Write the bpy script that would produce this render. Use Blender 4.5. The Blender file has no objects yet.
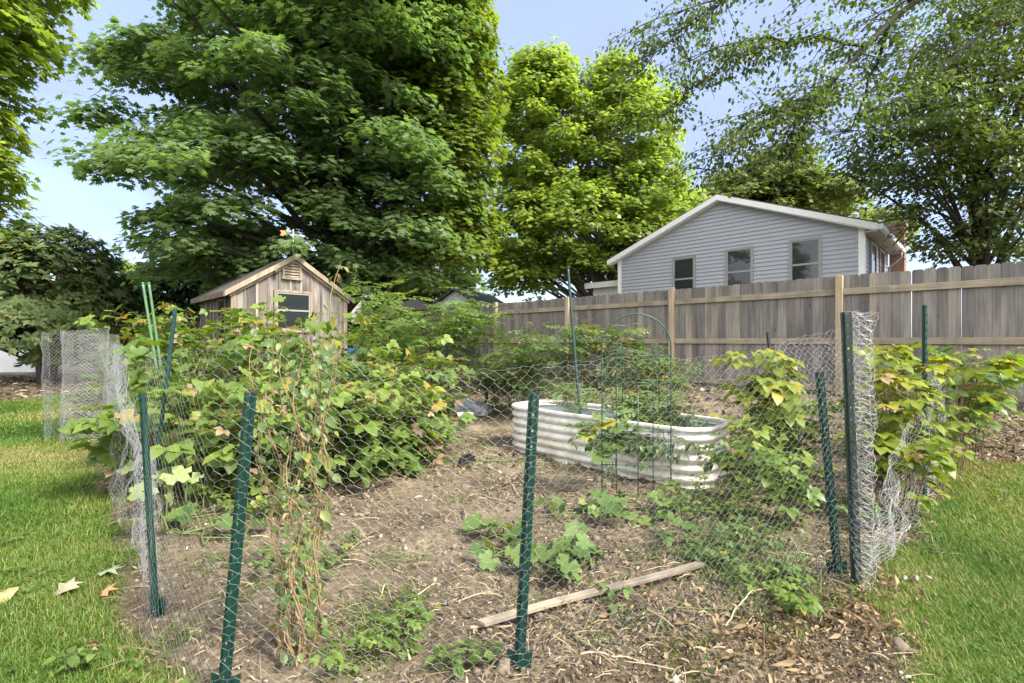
import bpy, math, random
import numpy as np

# ------------------------------------------------------------------ basics
SC = bpy.context.scene
COL = SC.collection
F, CX, CY, CAMH = 480.0, 512.0, 341.5, 1.05
ANG = math.atan(486.0 / 480.0)                      # the lot is turned about 45 degrees to the view
U = np.array([-math.sin(ANG), math.cos(ANG), 0.0])  # along the long fence, away
N = np.array([math.cos(ANG), math.sin(ANG), 0.0])   # across the long fence, away
UP = np.array([0.0, 0.0, 1.0])
RNG = np.random.default_rng(7)


def smooth(a, b, x):
    t = np.clip((x - a) / (b - a), 0, 1)
    return t * t * (3 - 2 * t)


def _hash(ix, iy, seed):
    h = (ix.astype(np.int64) * 374761393 + iy.astype(np.int64) * 668265263 + seed * 974634221) & 0x7fffffff
    h = ((h ^ (h >> 13)) * 1274126177) & 0x7fffffff
    return ((h ^ (h >> 16)) & 0xffff) / 65535.0


def vnoise(x, y, scale=1.0, seed=0):
    x = np.asarray(x, float) * scale
    y = np.asarray(y, float) * scale
    ix, iy = np.floor(x), np.floor(y)
    fx, fy = x - ix, y - iy
    fx = fx * fx * (3 - 2 * fx)
    fy = fy * fy * (3 - 2 * fy)
    a, b = _hash(ix, iy, seed), _hash(ix + 1, iy, seed)
    c, d = _hash(ix, iy + 1, seed), _hash(ix + 1, iy + 1, seed)
    return (a * (1 - fx) + b * fx) * (1 - fy) + (c * (1 - fx) + d * fx) * fy


def fbm(x, y, scale=1.0, seed=0, octv=4):
    s, a, t = 0, 1.0, 0
    for o in range(octv):
        s = s + a * vnoise(x, y, scale * 2 ** o, seed + o * 17)
        t += a
        a *= 0.5
    return s / t


def ab(x, y):
    return U[0] * x + U[1] * y, N[0] * x + N[1] * y


def lawn_mask(x, y):
    """1 on lawn, 0 on soil/mulch."""
    A, B = ab(x, y)
    w = (fbm(x, y, 1.7, 3, 3) - 0.5) * 0.5 + (vnoise(x, y, 9, 5) - 0.5) * 0.14
    soil = smooth(-0.06, 0.10, np.minimum(B - 0.26 - 0.16 * smooth(2, 4, A) + w * 0.8, A - 0.27 + w))
    mulch = smooth(-0.1, 0.12, np.maximum(B - 5.5 + w, A - 12.4 + w * 2))
    return 1 - np.maximum(soil, mulch)


def ground_z(x, y):
    A, B = ab(np.asarray(x, float), np.asarray(y, float))
    return 0.27 * smooth(4.2, 7.8, B) * (1 - smooth(9.5, 14, B) * 0.5)


def ground_fine(x, y):
    """with clods and hollows"""
    z = ground_z(x, y)
    m = lawn_mask(x, y)
    near = 1 - smooth(7, 12, np.hypot(x, y))
    soil = (fbm(x, y, 4.5, 11, 5) - 0.5) * 0.085 + (vnoise(x, y, 24, 23) - 0.5) * 0.018
    gr = (fbm(x, y, 2.0, 31, 3) - 0.5) * 0.035
    return z + near * (soil * (1 - m) + gr * m)


def ray(px, py):
    return np.array([(px - CX) / F, 1.0, -(py - CY) / F])


def at(px, py):
    """point of the ground seen at a pixel of the photograph"""
    d = ray(px, py)
    t = 0.3
    while t < 80:
        if CAMH + d[2] * t <= float(ground_z(d[0] * t, t)):
            break
        t += 0.01
    return np.array([d[0] * t, t, float(ground_z(d[0] * t, t))])


def aty(px, py, Y):
    d = ray(px, py)
    return np.array([d[0] * Y, Y, CAMH + d[2] * Y])


def gpt(x, y):
    return np.array([x, y, float(ground_z(x, y))])


# ------------------------------------------------------------------ object helpers
def tag(o, label=None, cat=None, group=None, kind=None):
    if label:
        o['label'] = label
    if cat:
        o['category'] = cat
    if group:
        o['group'] = group
    if kind:
        o['kind'] = kind
    return o


def empty(name, loc=(0, 0, 0), rz=0.0):
    o = bpy.data.objects.new(name, None)
    o.location = loc
    o.rotation_euler = (0, 0, rz)
    o.empty_display_size = 0.2
    COL.objects.link(o)
    return o


def link_mesh(name, me, mat, parent=None):
    o = bpy.data.objects.new(name, me)
    COL.objects.link(o)
    if mat is not None:
        for m in (mat if isinstance(mat, (list, tuple)) else [mat]):
            me.materials.append(m)
    if parent is not None:
        o.parent = parent
    return o


class MB:
    """collects boxes, bars and tubes; build() links them as one mesh object"""

    def __init__(self):
        self.v, self.f, self.r, self.sm = [], [], [], []

    def face(self, idx, rnd=0.5, sm=False):
        self.f.append(tuple(idx))
        self.r.append(rnd)
        self.sm.append(sm)

    def hexa(self, c8, rnd=0.5):
        b = len(self.v)
        self.v += [tuple(p) for p in c8]
        for q in ((0, 3, 2, 1), (4, 5, 6, 7), (0, 1, 5, 4), (1, 2, 6, 5), (2, 3, 7, 6), (3, 0, 4, 7)):
            self.face([b + i for i in q], rnd)

    def box(self, x0, x1, y0, y1, z0, z1, rnd=0.5):
        self.hexa([(x0, y0, z0), (x1, y0, z0), (x1, y1, z0), (x0, y1, z0),
                   (x0, y0, z1), (x1, y0, z1), (x1, y1, z1), (x0, y1, z1)], rnd)

    def prism(self, poly, y0, y1, rnd=0.5):
        """poly in (x,z) extruded along y"""
        n, b = len(poly), len(self.v)
        self.v += [(x, y0, z) for x, z in poly] + [(x, y1, z) for x, z in poly]
        self.face(list(range(b, b + n)), rnd)
        self.face(list(range(b + 2 * n - 1, b + n - 1, -1)), rnd)
        for i in range(n):
            j = (i + 1) % n
            self.face((b + j, b + i, b + n + i, b + n + j), rnd)

    def obox(self, c, ax, ay, az, rnd=0.5):
        """oriented box, half-axis vectors"""
        c, ax, ay, az = (np.asarray(k, float) for k in (c, ax, ay, az))
        self.hexa([c - ax - ay - az, c + ax - ay - az, c + ax + ay - az, c - ax + ay - az,
                   c - ax - ay + az, c + ax - ay + az, c + ax + ay + az, c - ax + ay + az], rnd)

    def tube(self, pts, rad, n=6, rnd=0.5, cap=True):
        pts = np.asarray(pts, float)
        k = len(pts)
        rad = np.broadcast_to(np.asarray(rad, float), (k,))
        tan = np.gradient(pts, axis=0)
        tan /= np.linalg.norm(tan, axis=1, keepdims=True) + 1e-9
        ref = np.array([0.0, 0.0, 1.0]) if abs(tan[0][2]) < 0.9 else np.array([1.0, 0.0, 0.0])
        b = len(self.v)
        ang = np.arange(n) * 2 * math.pi / n
        x = None
        for i in range(k):
            t = tan[i]
            x = (ref if x is None else x)
            x = x - t * np.dot(x, t)
            if np.linalg.norm(x) < 1e-5:
                x = np.cross(t, [0.3, 0.5, 0.8])
            x = x / np.linalg.norm(x)
            y = np.cross(t, x)
            for a in ang:
                self.v.append(tuple(pts[i] + rad[i] * (math.cos(a) * x + math.sin(a) * y)))
        for i in range(k - 1):
            for j in range(n):
                p, q = b + i * n + j, b + i * n + (j + 1) % n
                self.face((p, q, q + n, p + n), rnd, True)
        if cap:
            self.face(list(range(b + n - 1, b - 1, -1)), rnd)
            self.face(list(range(b + (k - 1) * n, b + k * n)), rnd)

    def build(self, name, mat, parent=None, bevel=0.0):
        me = bpy.data.meshes.new(name)
        me.from_pydata(self.v, [], self.f)
        me.polygons.foreach_set('use_smooth', self.sm)
        at_ = me.attributes.new('rnd', 'FLOAT', 'FACE')
        at_.data.foreach_set('value', np.asarray(self.r, dtype=np.float32))
        me.update()
        o = link_mesh(name, me, mat, parent)
        if bevel:
            m = o.modifiers.new('bevel', 'BEVEL')
            m.width = bevel
            m.segments = 1
            m.limit_method = 'ANGLE'
        return o


def norm(a):
    return a / (np.linalg.norm(a, axis=-1, keepdims=True) + 1e-9)


def frames(tip, nrm):
    y = norm(tip)
    z = nrm - np.sum(nrm * y, axis=-1, keepdims=True) * y
    z = norm(z)
    x = np.cross(y, z)
    return np.stack([x, y, z], axis=-1)


def scatter(name, T, P, R, S, mat, parent=None, rnd=None, smooth_=False):
    """one mesh made of many copies of a small template T = (verts, tris)"""
    tv, tf = T
    n, V = len(P), len(tv)
    S = np.asarray(S, float)
    if S.ndim == 1:
        S = np.repeat(S[:, None], 3, axis=1)
    co = np.einsum('nij,nvj->nvi', R, tv[None] * S[:, None, :]) + P[:, None, :]
    fa = (tf[None] + (np.arange(n) * V)[:, None, None]).reshape(-1, 3)
    me = bpy.data.meshes.new(name)
    me.vertices.add(n * V)
    me.vertices.foreach_set('co', co.astype(np.float32).ravel())
    m = len(fa)
    me.loops.add(m * 3)
    me.loops.foreach_set('vertex_index', fa.astype(np.int32).ravel())
    me.polygons.add(m)
    me.polygons.foreach_set('loop_start', np.arange(0, m * 3, 3, dtype=np.int32))
    if smooth_:
        me.polygons.foreach_set('use_smooth', np.ones(m, dtype=bool))
    me.update(calc_edges=True)
    if rnd is None:
        rnd = RNG.random(n)
    a = me.attributes.new('rnd', 'FLOAT', 'FACE')
    a.data.foreach_set('value', np.repeat(rnd, len(tf)).astype(np.float32))
    return link_mesh(name, me, mat, parent)


# ------------------------------------------------------------------ leaf templates (length axis +y, face +z)
def T_fan(pts, zc=0.0, ztip=-0.1, yc=0.3, ripple=0.0):
    v = [(0, yc, zc)]
    for i, (a, r) in enumerate(pts):
        x, y = r * math.cos(math.radians(a)), r * math.sin(math.radians(a))
        v.append((x, y + yc, ztip * r + (ripple if i % 2 else -ripple)))
    k = len(pts)
    return np.array(v), np.array([(0, 1 + i, 1 + (i + 1) % k) for i in range(k)])


T_MAPLE = T_fan([(-90, .30), (-45, .42), (-10, .66), (18, .40), (42, .78), (64, .42), (90, .80),
                 (116, .42), (138, .78), (162, .40), (190, .66), (225, .42)], 0, -.16)
T_MAPLE_FAR = T_fan([(-90, .28), (-15, .62), (20, .42), (55, .78), (90, .74), (125, .78), (160, .42), (195, .62)], 0, -.18)
T_SQUASH = T_fan([(-90, .12), (-66, .46), (-40, .58), (-16, .50), (2, .44), (20, .64), (40, .58), (56, .44), (74, .62), (90, .74), (106, .62),
                  (124, .44), (140, .58), (160, .64), (178, .44), (196, .50), (220, .58), (246, .46)], 0, .16, .35, .06)


def leaflet(w=0.34, fold=0.10, arch=0.12, ox=0, oy=0, rot=0, s=1.0, simple=False):
    if simple:
        v = np.array([(0, 0, 0), (-w, .45, fold), (w, .45, fold), (0, 1, -arch)])
        f = [(0, 2, 3), (0, 3, 1)]
    else:
        v = np.array([(0, 0, 0), (0, .28, .02), (-w * .9, .28, .02 + fold), (w * .9, .28, .02 + fold),
                      (0, .62, -.01), (-w * .85, .64, fold * .8 - .02), (w * .85, .64, fold * .8 - .02), (0, 1, -arch)])
        f = [(0, 1, 2), (0, 3, 1), (1, 4, 5), (1, 5, 2), (1, 3, 6), (1, 6, 4), (4, 7, 5), (4, 6, 7)]
    c, sn = math.cos(rot), math.sin(rot)
    v = v * s
    v = np.stack([v[:, 0] * c - v[:, 1] * sn + ox, v[:, 0] * sn + v[:, 1] * c + oy, v[:, 2]], 1)
    return v, np.array(f)


def T_join(*ts):
    vs, fs, k = [], [], 0
    for v, f in ts:
        vs.append(v)
        fs.append(f + k)
        k += len(v)
    return np.concatenate(vs), np.concatenate(fs)


T_OVATE = leaflet()
T_LONG = leaflet(.21, .06, .14)
T_TRI = T_join(leaflet(.36, .1, .14, 0, .32, 0, .68), leaflet(.36, .1, .12, -.02, .3, 1.15, .56), leaflet(.36, .1, .12, .02, .3, -1.15, .56))
_pin = [leaflet(.30, .06, .08, 0, .78, 0, .3)]
for _i in range(3):
    _y = .18 + .2 * _i
    _pin += [leaflet(.28, .05, .08, -.01, _y, 1.1, .30), leaflet(.28, .05, .08, .01, _y, -1.1, .30)]
T_PIN = T_join(*_pin)
_loc = []
for _i in range(5):
    _y = .1 + .18 * _i
    _loc += [leaflet(.26, .03, .05, 0, _y, 1.15, .24, True), leaflet(.26, .03, .05, 0, _y + .07, -1.15, .24, True)]
T_LOC = T_join(*_loc)
T_BLADE = (np.array([(-.5, 0, 0), (.5, 0, 0), (-.36, .55, .10), (.36, .55, .10), (0, 1, .34)]),
           np.array([(0, 1, 3), (0, 3, 2), (2, 3, 4)]))
T_CHIP = (np.array([(-.5, 0, .0), (.5, 0, .1), (-.45, .5, .3), (.5, .55, .18), (-.2, 1.0, .05), (.35, .9, -.05)]),
          np.array([(0, 1, 3), (0, 3, 2), (2, 3, 5), (2, 5, 4)]))
_g = []
for _a in range(5):
    for _b in range(4):
        _x, _y = (_b - 1.5) / 3, _a / 4
        _wd = math.sin(math.pi * min(max(_y, .06), .94)) ** .6
        _g.append((_x * _wd * .9 + .08 * math.sin(_y * 5), _y, .55 * abs(_x) ** 1.4 * 1.6 + .25 * math.sin(_y * 4 + _x * 3) + .06 * math.sin(_a * 9 + _b * 5)))
_q = []
for _a in range(4):
    for _b in range(3):
        _p = _a * 4 + _b
        _q += [(_p, _p + 1, _p + 5), (_p, _p + 5, _p + 4)]
T_CURL = (np.array(_g), np.array(_q))
T_STRAW = (np.array([(-.5, 0, 0), (.5, 0, 0), (-.45, .5, 2.5), (.55, .5, 2.5), (-.3, 1, 0), (.3, 1, 0), (0, 0, 1), (0, .5, 3.5), (0, 1, 1)]),
           np.array([(0, 6, 7), (0, 7, 2), (6, 1, 3), (6, 3, 7), (2, 7, 8), (2, 8, 4), (7, 3, 5), (7, 5, 8)]))
_oc = np.array([(1, 0, 0), (-1, 0, 0), (0, 1, 0), (0, -1, 0), (0, 0, 1), (0, 0, -1), (.7, .65, .2), (-.6, .5, .5), (.4, -.7, .55), (-.7, -.6, -.1)], float)
T_CLOD = (_oc, np.array([(4, 0, 6), (4, 6, 2), (4, 2, 7), (4, 7, 1), (4, 1, 9), (4, 9, 3), (4, 3, 8), (4, 8, 0), (5, 6, 0), (5, 2, 6), (5, 7, 2), (5, 1, 7), (5, 9, 1), (5, 3, 9), (5, 8, 3), (5, 0, 8)]))


# ------------------------------------------------------------------ materials
def new_mat(name):
    m = bpy.data.materials.new(name)
    m.use_nodes = True
    nt = m.node_tree
    nt.nodes.clear()
    out = nt.nodes.new('ShaderNodeOutputMaterial')
    return m, nt, out


def nd(nt, typ, **kw):
    n = nt.nodes.new(typ)
    for k, v in kw.items():
        if k.startswith('in_'):
            n.inputs[k[3:].replace('_', ' ')].default_value = v
        else:
            setattr(n, k, v)
    return n


def ramp(nt, stops):
    r = nt.nodes.new('ShaderNodeValToRGB')
    e = r.color_ramp.elements
    while len(e) < len(stops):
        e.new(0.5)
    for i, (p, c) in enumerate(stops):
        e[i].position = p
        e[i].color = (*c, 1)
    return r


def rnd_attr(nt):
    return nd(nt, 'ShaderNodeAttribute', attribute_name='rnd')


def leaf_mat(name, stops, trans=0.4, tcol=(1.5, 1.6, 0.5), rough=0.42, spec=0.4):
    m, nt, out = new_mat(name)
    L = nt.links.new
    a = rnd_attr(nt)
    r = ramp(nt, stops)
    tc = nd(nt, 'ShaderNodeTexCoord')
    nz = nd(nt, 'ShaderNodeTexNoise', in_Scale=35.0, in_Detail=3.0)
    L(tc.outputs['Object'], nz.inputs['Vector'])
    mul = nd(nt, 'ShaderNodeMath', operation='MULTIPLY_ADD')
    mul.inputs[1].default_value = 0.28
    L(nz.outputs['Fac'], mul.inputs[0])
    sub = nd(nt, 'ShaderNodeMath', operation='SUBTRACT')
    L(a.outputs['Fac'], sub.inputs[0])
    sub.inputs[1].default_value = 0.14
    L(sub.outputs[0], mul.inputs[2])
    L(mul.outputs[0], r.inputs['Fac'])
    p = nd(nt, 'ShaderNodeBsdfPrincipled', in_Roughness=rough)
    p.inputs['Specular IOR Level'].default_value = spec
    L(r.outputs['Color'], p.inputs['Base Color'])
    mx = nd(nt, 'ShaderNodeMix', data_type='RGBA', blend_type='MULTIPLY')
    mx.inputs['Factor'].default_value = 1
    L(r.outputs['Color'], mx.inputs[6])
    mx.inputs[7].default_value = (*tcol, 1)
    t = nd(nt, 'ShaderNodeBsdfTranslucent')
    L(mx.outputs[2], t.inputs['Color'])
    ms = nd(nt, 'ShaderNodeMixShader')
    ms.inputs[0].default_value = trans
    L(p.outputs[0], ms.inputs[1])
    L(t.outputs[0], ms.inputs[2])
    L(ms.outputs[0], out.inputs['Surface'])
    return m


def plain(name, col, rough=0.5, metal=0.0, noise=0.0, nscale=20.0, spec=0.5, bump=0.0, col2=None, stretch=(1, 1, 1), alpha=1.0, coat=0.0):
    m, nt, out = new_mat(name)
    L = nt.links.new
    p = nd(nt, 'ShaderNodeBsdfPrincipled', in_Roughness=rough, in_Metallic=metal)
    p.inputs['Specular IOR Level'].default_value = spec
    p.inputs['Base Color'].default_value = (*col, 1)
    p.inputs['Coat Weight'].default_value = coat
    if noise or col2 or bump:
        tc = nd(nt, 'ShaderNodeTexCoord')
        mp = nd(nt, 'ShaderNodeMapping')
        mp.inputs['Scale'].default_value = stretch
        L(tc.outputs['Object'], mp.inputs['Vector'])
        nz = nd(nt, 'ShaderNodeTexNoise', in_Scale=nscale, in_Detail=6.0, in_Roughness=0.65)
        L(mp.outputs[0], nz.inputs['Vector'])
        c2 = col2 or tuple(c * (1 - noise) for c in col)
        r = ramp(nt, [(.36, c2), (.62, col)])
        L(nz.outputs['Fac'], r.inputs['Fac'])
        L(r.outputs['Color'], p.inputs['Base Color'])
        if bump:
            b = nd(nt, 'ShaderNodeBump', in_Strength=bump, in_Distance=0.01)
            L(nz.outputs['Fac'], b.inputs['Height'])
            L(b.outputs[0], p.inputs['Normal'])
    L(p.outputs[0], out.inputs['Surface'])
    return m


def wood_mat(name, stops, grain=(46, 46, 1.6), dark=0.55, rough=0.85, stain=(0.5, 0.5), streak=0.35):
    """weathered boards: per-board colour from rnd, grain stretched along local z"""
    m, nt, out = new_mat(name)
    L = nt.links.new
    a = rnd_attr(nt)
    r = ramp(nt, stops)
    L(a.outputs['Fac'], r.inputs['Fac'])
    tc = nd(nt, 'ShaderNodeTexCoord')
    add = nd(nt, 'ShaderNodeVectorMath', operation='MULTIPLY_ADD')
    L(a.outputs['Fac'], add.inputs[0])
    add.inputs[1].default_value = (3.1, 5.7, 37.0)
    L(tc.outputs['Object'], add.inputs[2])
    mp = nd(nt, 'ShaderNodeMapping')
    mp.inputs['Scale'].default_value = grain
    L(add.outputs[0], mp.inputs['Vector'])
    nz = nd(nt, 'ShaderNodeTexNoise', in_Scale=1.0, in_Detail=5.0, in_Roughness=0.6)
    L(mp.outputs[0], nz.inputs['Vector'])
    g = ramp(nt, [(.28, (dark,) * 3), (.5, (.95,) * 3), (.75, (1.18,) * 3)])
    L(nz.outputs['Fac'], g.inputs['Fac'])
    mx = nd(nt, 'ShaderNodeMix', data_type='RGBA', blend_type='MULTIPLY')
    mx.inputs['Factor'].default_value = 0.85
    L(r.outputs['Color'], mx.inputs[6])
    L(g.outputs['Color'], mx.inputs[7])
    # broad water stains
    mp2 = nd(nt, 'ShaderNodeMapping')
    mp2.inputs['Scale'].default_value = (5, 5, 1.1)
    L(add.outputs[0], mp2.inputs['Vector'])
    n2 = nd(nt, 'ShaderNodeTexNoise', in_Scale=1.0, in_Detail=4.0)
    L(mp2.outputs[0], n2.inputs['Vector'])
    g2 = ramp(nt, [(.35, (1 - streak, 1 - streak, 1 - streak * .9)), (.6, (1.05, 1.03, 1.0))])
    L(n2.outputs['Fac'], g2.inputs['Fac'])
    m2 = nd(nt, 'ShaderNodeMix', data_type='RGBA', blend_type='MULTIPLY')
    m2.inputs['Factor'].default_value = 1
    L(mx.outputs[2], m2.inputs[6])
    L(g2.outputs['Color'], m2.inputs[7])
    # knots
    vo = nd(nt, 'ShaderNodeTexVoronoi', in_Scale=1.0)
    mp3 = nd(nt, 'ShaderNodeMapping')
    mp3.inputs['Scale'].default_value = (6, 6, 2.6)
    L(add.outputs[0], mp3.inputs['Vector'])
    L(mp3.outputs[0], vo.inputs['Vector'])
    g3 = ramp(nt, [(.05, (.45, .4, .36)), (.11, (1, 1, 1))])
    L(vo.outputs['Distance'], g3.inputs['Fac'])
    m3 = nd(nt, 'ShaderNodeMix', data_type='RGBA', blend_type='MULTIPLY')
    m3.inputs['Factor'].default_value = 0.8
    L(m2.outputs[2], m3.inputs[6])
    L(g3.outputs['Color'], m3.inputs[7])
    p = nd(nt, 'ShaderNodeBsdfPrincipled', in_Roughness=rough)
    p.inputs['Specular IOR Level'].default_value = 0.25
    L(m3.outputs[2], p.inputs['Base Color'])
    b = nd(nt, 'ShaderNodeBump', in_Strength=0.5, in_Distance=0.004)
    L(nz.outputs['Fac'], b.inputs['Height'])
    L(b.outputs[0], p.inputs['Normal'])
    L(p.outputs[0], out.inputs['Surface'])
    return m


M = {}
M['fence'] = wood_mat('weathered_fence_wood', [(0, (.165, .152, .140)), (.5, (.208, .192, .175)), (.85, (.255, .232, .208)), (1, (.29, .25, .20))], dark=.5, streak=.42)
M['fence_post'] = wood_mat('fence_post_wood', [(0, (.36, .29, .19)), (1, (.44, .36, .25))], dark=.6, streak=.25)
M['fence_rail'] = wood_mat('fence_rail_wood', [(0, (.25, .21, .155)), (1, (.33, .28, .205))], grain=(1.6, 46, 46), dark=.6, streak=.3)
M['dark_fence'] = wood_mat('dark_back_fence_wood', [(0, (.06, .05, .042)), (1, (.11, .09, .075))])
M['shed'] = wood_mat('weathered_shed_boards', [(0, (.105, .092, .082)), (.35, (.175, .157, .142)), (.7, (.27, .243, .217)), (1, (.34, .305, .265))], dark=.38, streak=.55)
M['shed_trim'] = wood_mat('shed_trim_wood', [(0, (.30, .24, .18)), (1, (.40, .33, .25))], grain=(30, 30, 1.6), dark=.6, streak=.35)
M['shingle'] = plain('asphalt_shingle', (.10, .09, .085), .9, noise=.5, nscale=60)
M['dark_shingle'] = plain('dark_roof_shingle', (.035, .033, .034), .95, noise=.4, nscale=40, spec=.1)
M['roof_edge'] = plain('weathered_roof_edge', (.22, .17, .13), .85, noise=.5, nscale=14)
M['siding'] = plain('grey_blue_siding', (.345, .365, .405), .55, noise=.10, nscale=3, stretch=(1, 1, 12))
M['white_trim'] = plain('white_trim_paint', (.76, .76, .76), .45, noise=.06, nscale=6)
M['house_white'] = plain('white_house_paint', (.72, .72, .73), .6, noise=.08, nscale=4)
M['win_frame'] = plain('window_frame_taupe', (.26, .25, .24), .5)
M['black_screen'] = plain('dark_window_screen', (.022, .028, .03), .9, noise=.2, nscale=5, spec=.1)


def brick_mat():
    m, nt, out = new_mat('chimney_brick')
    L = nt.links.new
    tc = nd(nt, 'ShaderNodeTexCoord')
    mp = nd(nt, 'ShaderNodeMapping')
    mp.inputs['Rotation'].default_value = (math.pi / 2, 0, 0)
    L(tc.outputs['Object'], mp.inputs['Vector'])
    br = nd(nt, 'ShaderNodeTexBrick')
    br.inputs['Scale'].default_value = 4.5
    br.inputs['Color1'].default_value = (.22, .115, .07, 1)
    br.inputs['Color2'].default_value = (.29, .16, .10, 1)
    br.inputs['Mortar'].default_value = (.38, .33, .28, 1)
    br.inputs['Mortar Size'].default_value = .02
    L(mp.outputs[0], br.inputs['Vector'])
    p = nd(nt, 'ShaderNodeBsdfPrincipled', in_Roughness=.85)
    L(br.outputs['Color'], p.inputs['Base Color'])
    L(p.outputs[0], out.inputs['Surface'])
    return m


M['brick'] = brick_mat()


def glass_mat():
    m, nt, out = new_mat('window_glass')
    p = nd(nt, 'ShaderNodeBsdfPrincipled', in_Roughness=.04)
    p.inputs['Base Color'].default_value = (.025, .03, .035, 1)
    p.inputs['Specular IOR Level'].default_value = .5
    p.inputs['Coat Weight'].default_value = .15
    p.inputs['Coat Roughness'].default_value = .02
    nt.links.new(p.outputs[0], out.inputs['Surface'])
    return m


M['glass'] = glass_mat()
M['green_post'] = plain('dark_green_enamel', (.008, .042, .034), .34, noise=.35, nscale=30, spec=.5)
M['teal_post'] = plain('blue_green_enamel', (.012, .055, .058), .36, noise=.35, nscale=30)
M['black_post'] = plain('faded_black_green_enamel', (.02, .035, .033), .45, noise=.3, nscale=30)
M['light_stake'] = plain('light_green_coating', (.10, .22, .10), .4, noise=.25, nscale=20)
M['wire'] = plain('galvanised_wire', (.42, .42, .43), .42, .55, spec=.6)
M['wire_bright'] = plain('bright_galvanised_wire', (.44, .44, .46), .38, .45, spec=.6)
M['net_black'] = plain('black_plastic_netting', (.02, .025, .022), .6)
M['trellis'] = plain('green_coated_rod', (.02, .06, .045), .4)
M['bed'] = plain('white_corrugated_steel', (.72, .70, .63), .5, noise=.0, nscale=4, col2=(.50, .46, .37), stretch=(2.6, 2.6, 1.4), spec=.4)
M['bed_in'] = plain('galvanised_inner_steel', (.50, .55, .62), .4, .3, noise=.1, nscale=6)
M['soil_dark'] = plain('bed_soil', (.11, .085, .062), .95, noise=.5, nscale=35, bump=.8)
M['board'] = wood_mat('grey_weathered_lath', [(0, (.30, .255, .19)), (1, (.36, .31, .235))], grain=(1.2, 60, 60), dark=.45, streak=.5)
M['stick'] = plain('dry_stick', (.42, .33, .22), .85, noise=.4, nscale=30)
M['straw_stick'] = plain('pale_dry_stem', (.55, .46, .31), .8, noise=.3, nscale=30)
M['tarp'] = plain('grey_plastic_sheet', (.36, .365, .375), .35, noise=.4, nscale=9, bump=.6)
M['white_plastic'] = plain('white_plastic', (.78, .78, .80), .4, noise=.1, nscale=8)
M['black_plastic'] = plain('black_plastic', (.02, .02, .022), .4)
M['blue_plastic'] = plain('blue_plastic', (.06, .22, .52), .4, noise=.15, nscale=8)
M['bark'] = plain('maple_bark', (.085, .070, .056), .92, noise=.55, nscale=9, stretch=(3, 3, .5), bump=.8)
M['bark_grey'] = plain('grey_bark', (.16, .14, .12), .92, noise=.5, nscale=9, stretch=(3, 3, .6), bump=.8)
M['bark_dark'] = plain('dark_bark', (.05, .042, .036), .92, noise=.5, nscale=9, stretch=(3, 3, .6), bump=.6)
M['stem_green'] = plain('green_stem', (.13, .17, .05), .7, noise=.4, nscale=20)
M['stem_brown'] = plain('brown_cane', (.20, .14, .075), .8, noise=.4, nscale=20)
M['vane'] = plain('pale_weathered_metal', (.68, .68, .66), .6, noise=.3, nscale=30)
M['vine_stem'] = plain('golden_brown_vine_stem', (.27, .185, .085), .8, noise=.5, nscale=25)
M['rust'] = plain('rusted_iron', (.14, .10, .08), .8, noise=.4, nscale=30)
M['copper'] = plain('orange_vane_paint', (.55, .22, .09), .6)
M['white_stone'] = plain('pale_fungus', (.34, .30, .23), .8, noise=.5, nscale=20)

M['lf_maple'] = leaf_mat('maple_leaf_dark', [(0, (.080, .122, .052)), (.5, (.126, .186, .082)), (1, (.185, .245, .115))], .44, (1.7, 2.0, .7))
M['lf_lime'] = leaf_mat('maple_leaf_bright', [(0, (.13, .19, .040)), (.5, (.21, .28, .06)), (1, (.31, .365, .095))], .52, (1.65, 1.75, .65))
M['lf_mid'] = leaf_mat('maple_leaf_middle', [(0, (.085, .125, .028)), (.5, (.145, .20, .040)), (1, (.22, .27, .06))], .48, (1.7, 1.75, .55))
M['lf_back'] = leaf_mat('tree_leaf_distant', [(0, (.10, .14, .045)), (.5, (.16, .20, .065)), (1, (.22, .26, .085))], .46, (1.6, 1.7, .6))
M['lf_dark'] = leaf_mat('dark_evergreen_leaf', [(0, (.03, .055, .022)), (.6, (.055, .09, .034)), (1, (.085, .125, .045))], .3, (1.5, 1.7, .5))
M['lf_rhodo'] = leaf_mat('leathery_leaf', [(0, (.055, .088, .034)), (.55, (.10, .142, .052)), (.93, (.17, .21, .075)), (.965, (.42, .30, .03)), (1, (.5, .33, .03))], .25, (1.5, 1.7, .5), .58, .22)
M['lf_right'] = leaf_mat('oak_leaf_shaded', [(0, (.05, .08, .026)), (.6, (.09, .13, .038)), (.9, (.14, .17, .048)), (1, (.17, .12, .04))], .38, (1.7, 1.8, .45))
M['lf_locust'] = leaf_mat('locust_leaf', [(0, (.06, .095, .03)), (.6, (.10, .15, .042)), (1, (.15, .20, .055))], .42, (1.7, 1.8, .5))
M['lf_rasp'] = leaf_mat('raspberry_leaf', [(0, (.085, .14, .028)), (.55, (.145, .225, .046)), (.93, (.235, .305, .06)), (.985, (.30, .30, .05)), (1, (.34, .24, .05))], .40, (1.35, 1.4, .5))
M['lf_rasp_deep'] = leaf_mat('raspberry_leaf_deep', [(0, (.065, .115, .03)), (.6, (.115, .185, .042)), (1, (.18, .255, .055))], .38, (1.4, 1.5, .5))
M['lf_tomato'] = leaf_mat('tomato_leaf', [(0, (.07, .12, .04)), (.55, (.125, .195, .06)), (.9, (.15, .21, .06)), (1, (.27, .24, .06))], .38, (1.4, 1.4, .5))
M['lf_tall'] = leaf_mat('tall_shrub_leaf', [(0, (.09, .155, .05)), (.55, (.165, .25, .078)), (1, (.24, .33, .10))], .40, (1.4, 1.5, .5))
M['lf_yellow'] = leaf_mat('yellowing_vine_leaf', [(0, (.10, .155, .028)), (.5, (.20, .26, .035)), (.85, (.32, .34, .045)), (1, (.42, .34, .05))], .42, (1.3, 1.3, .5))
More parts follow.
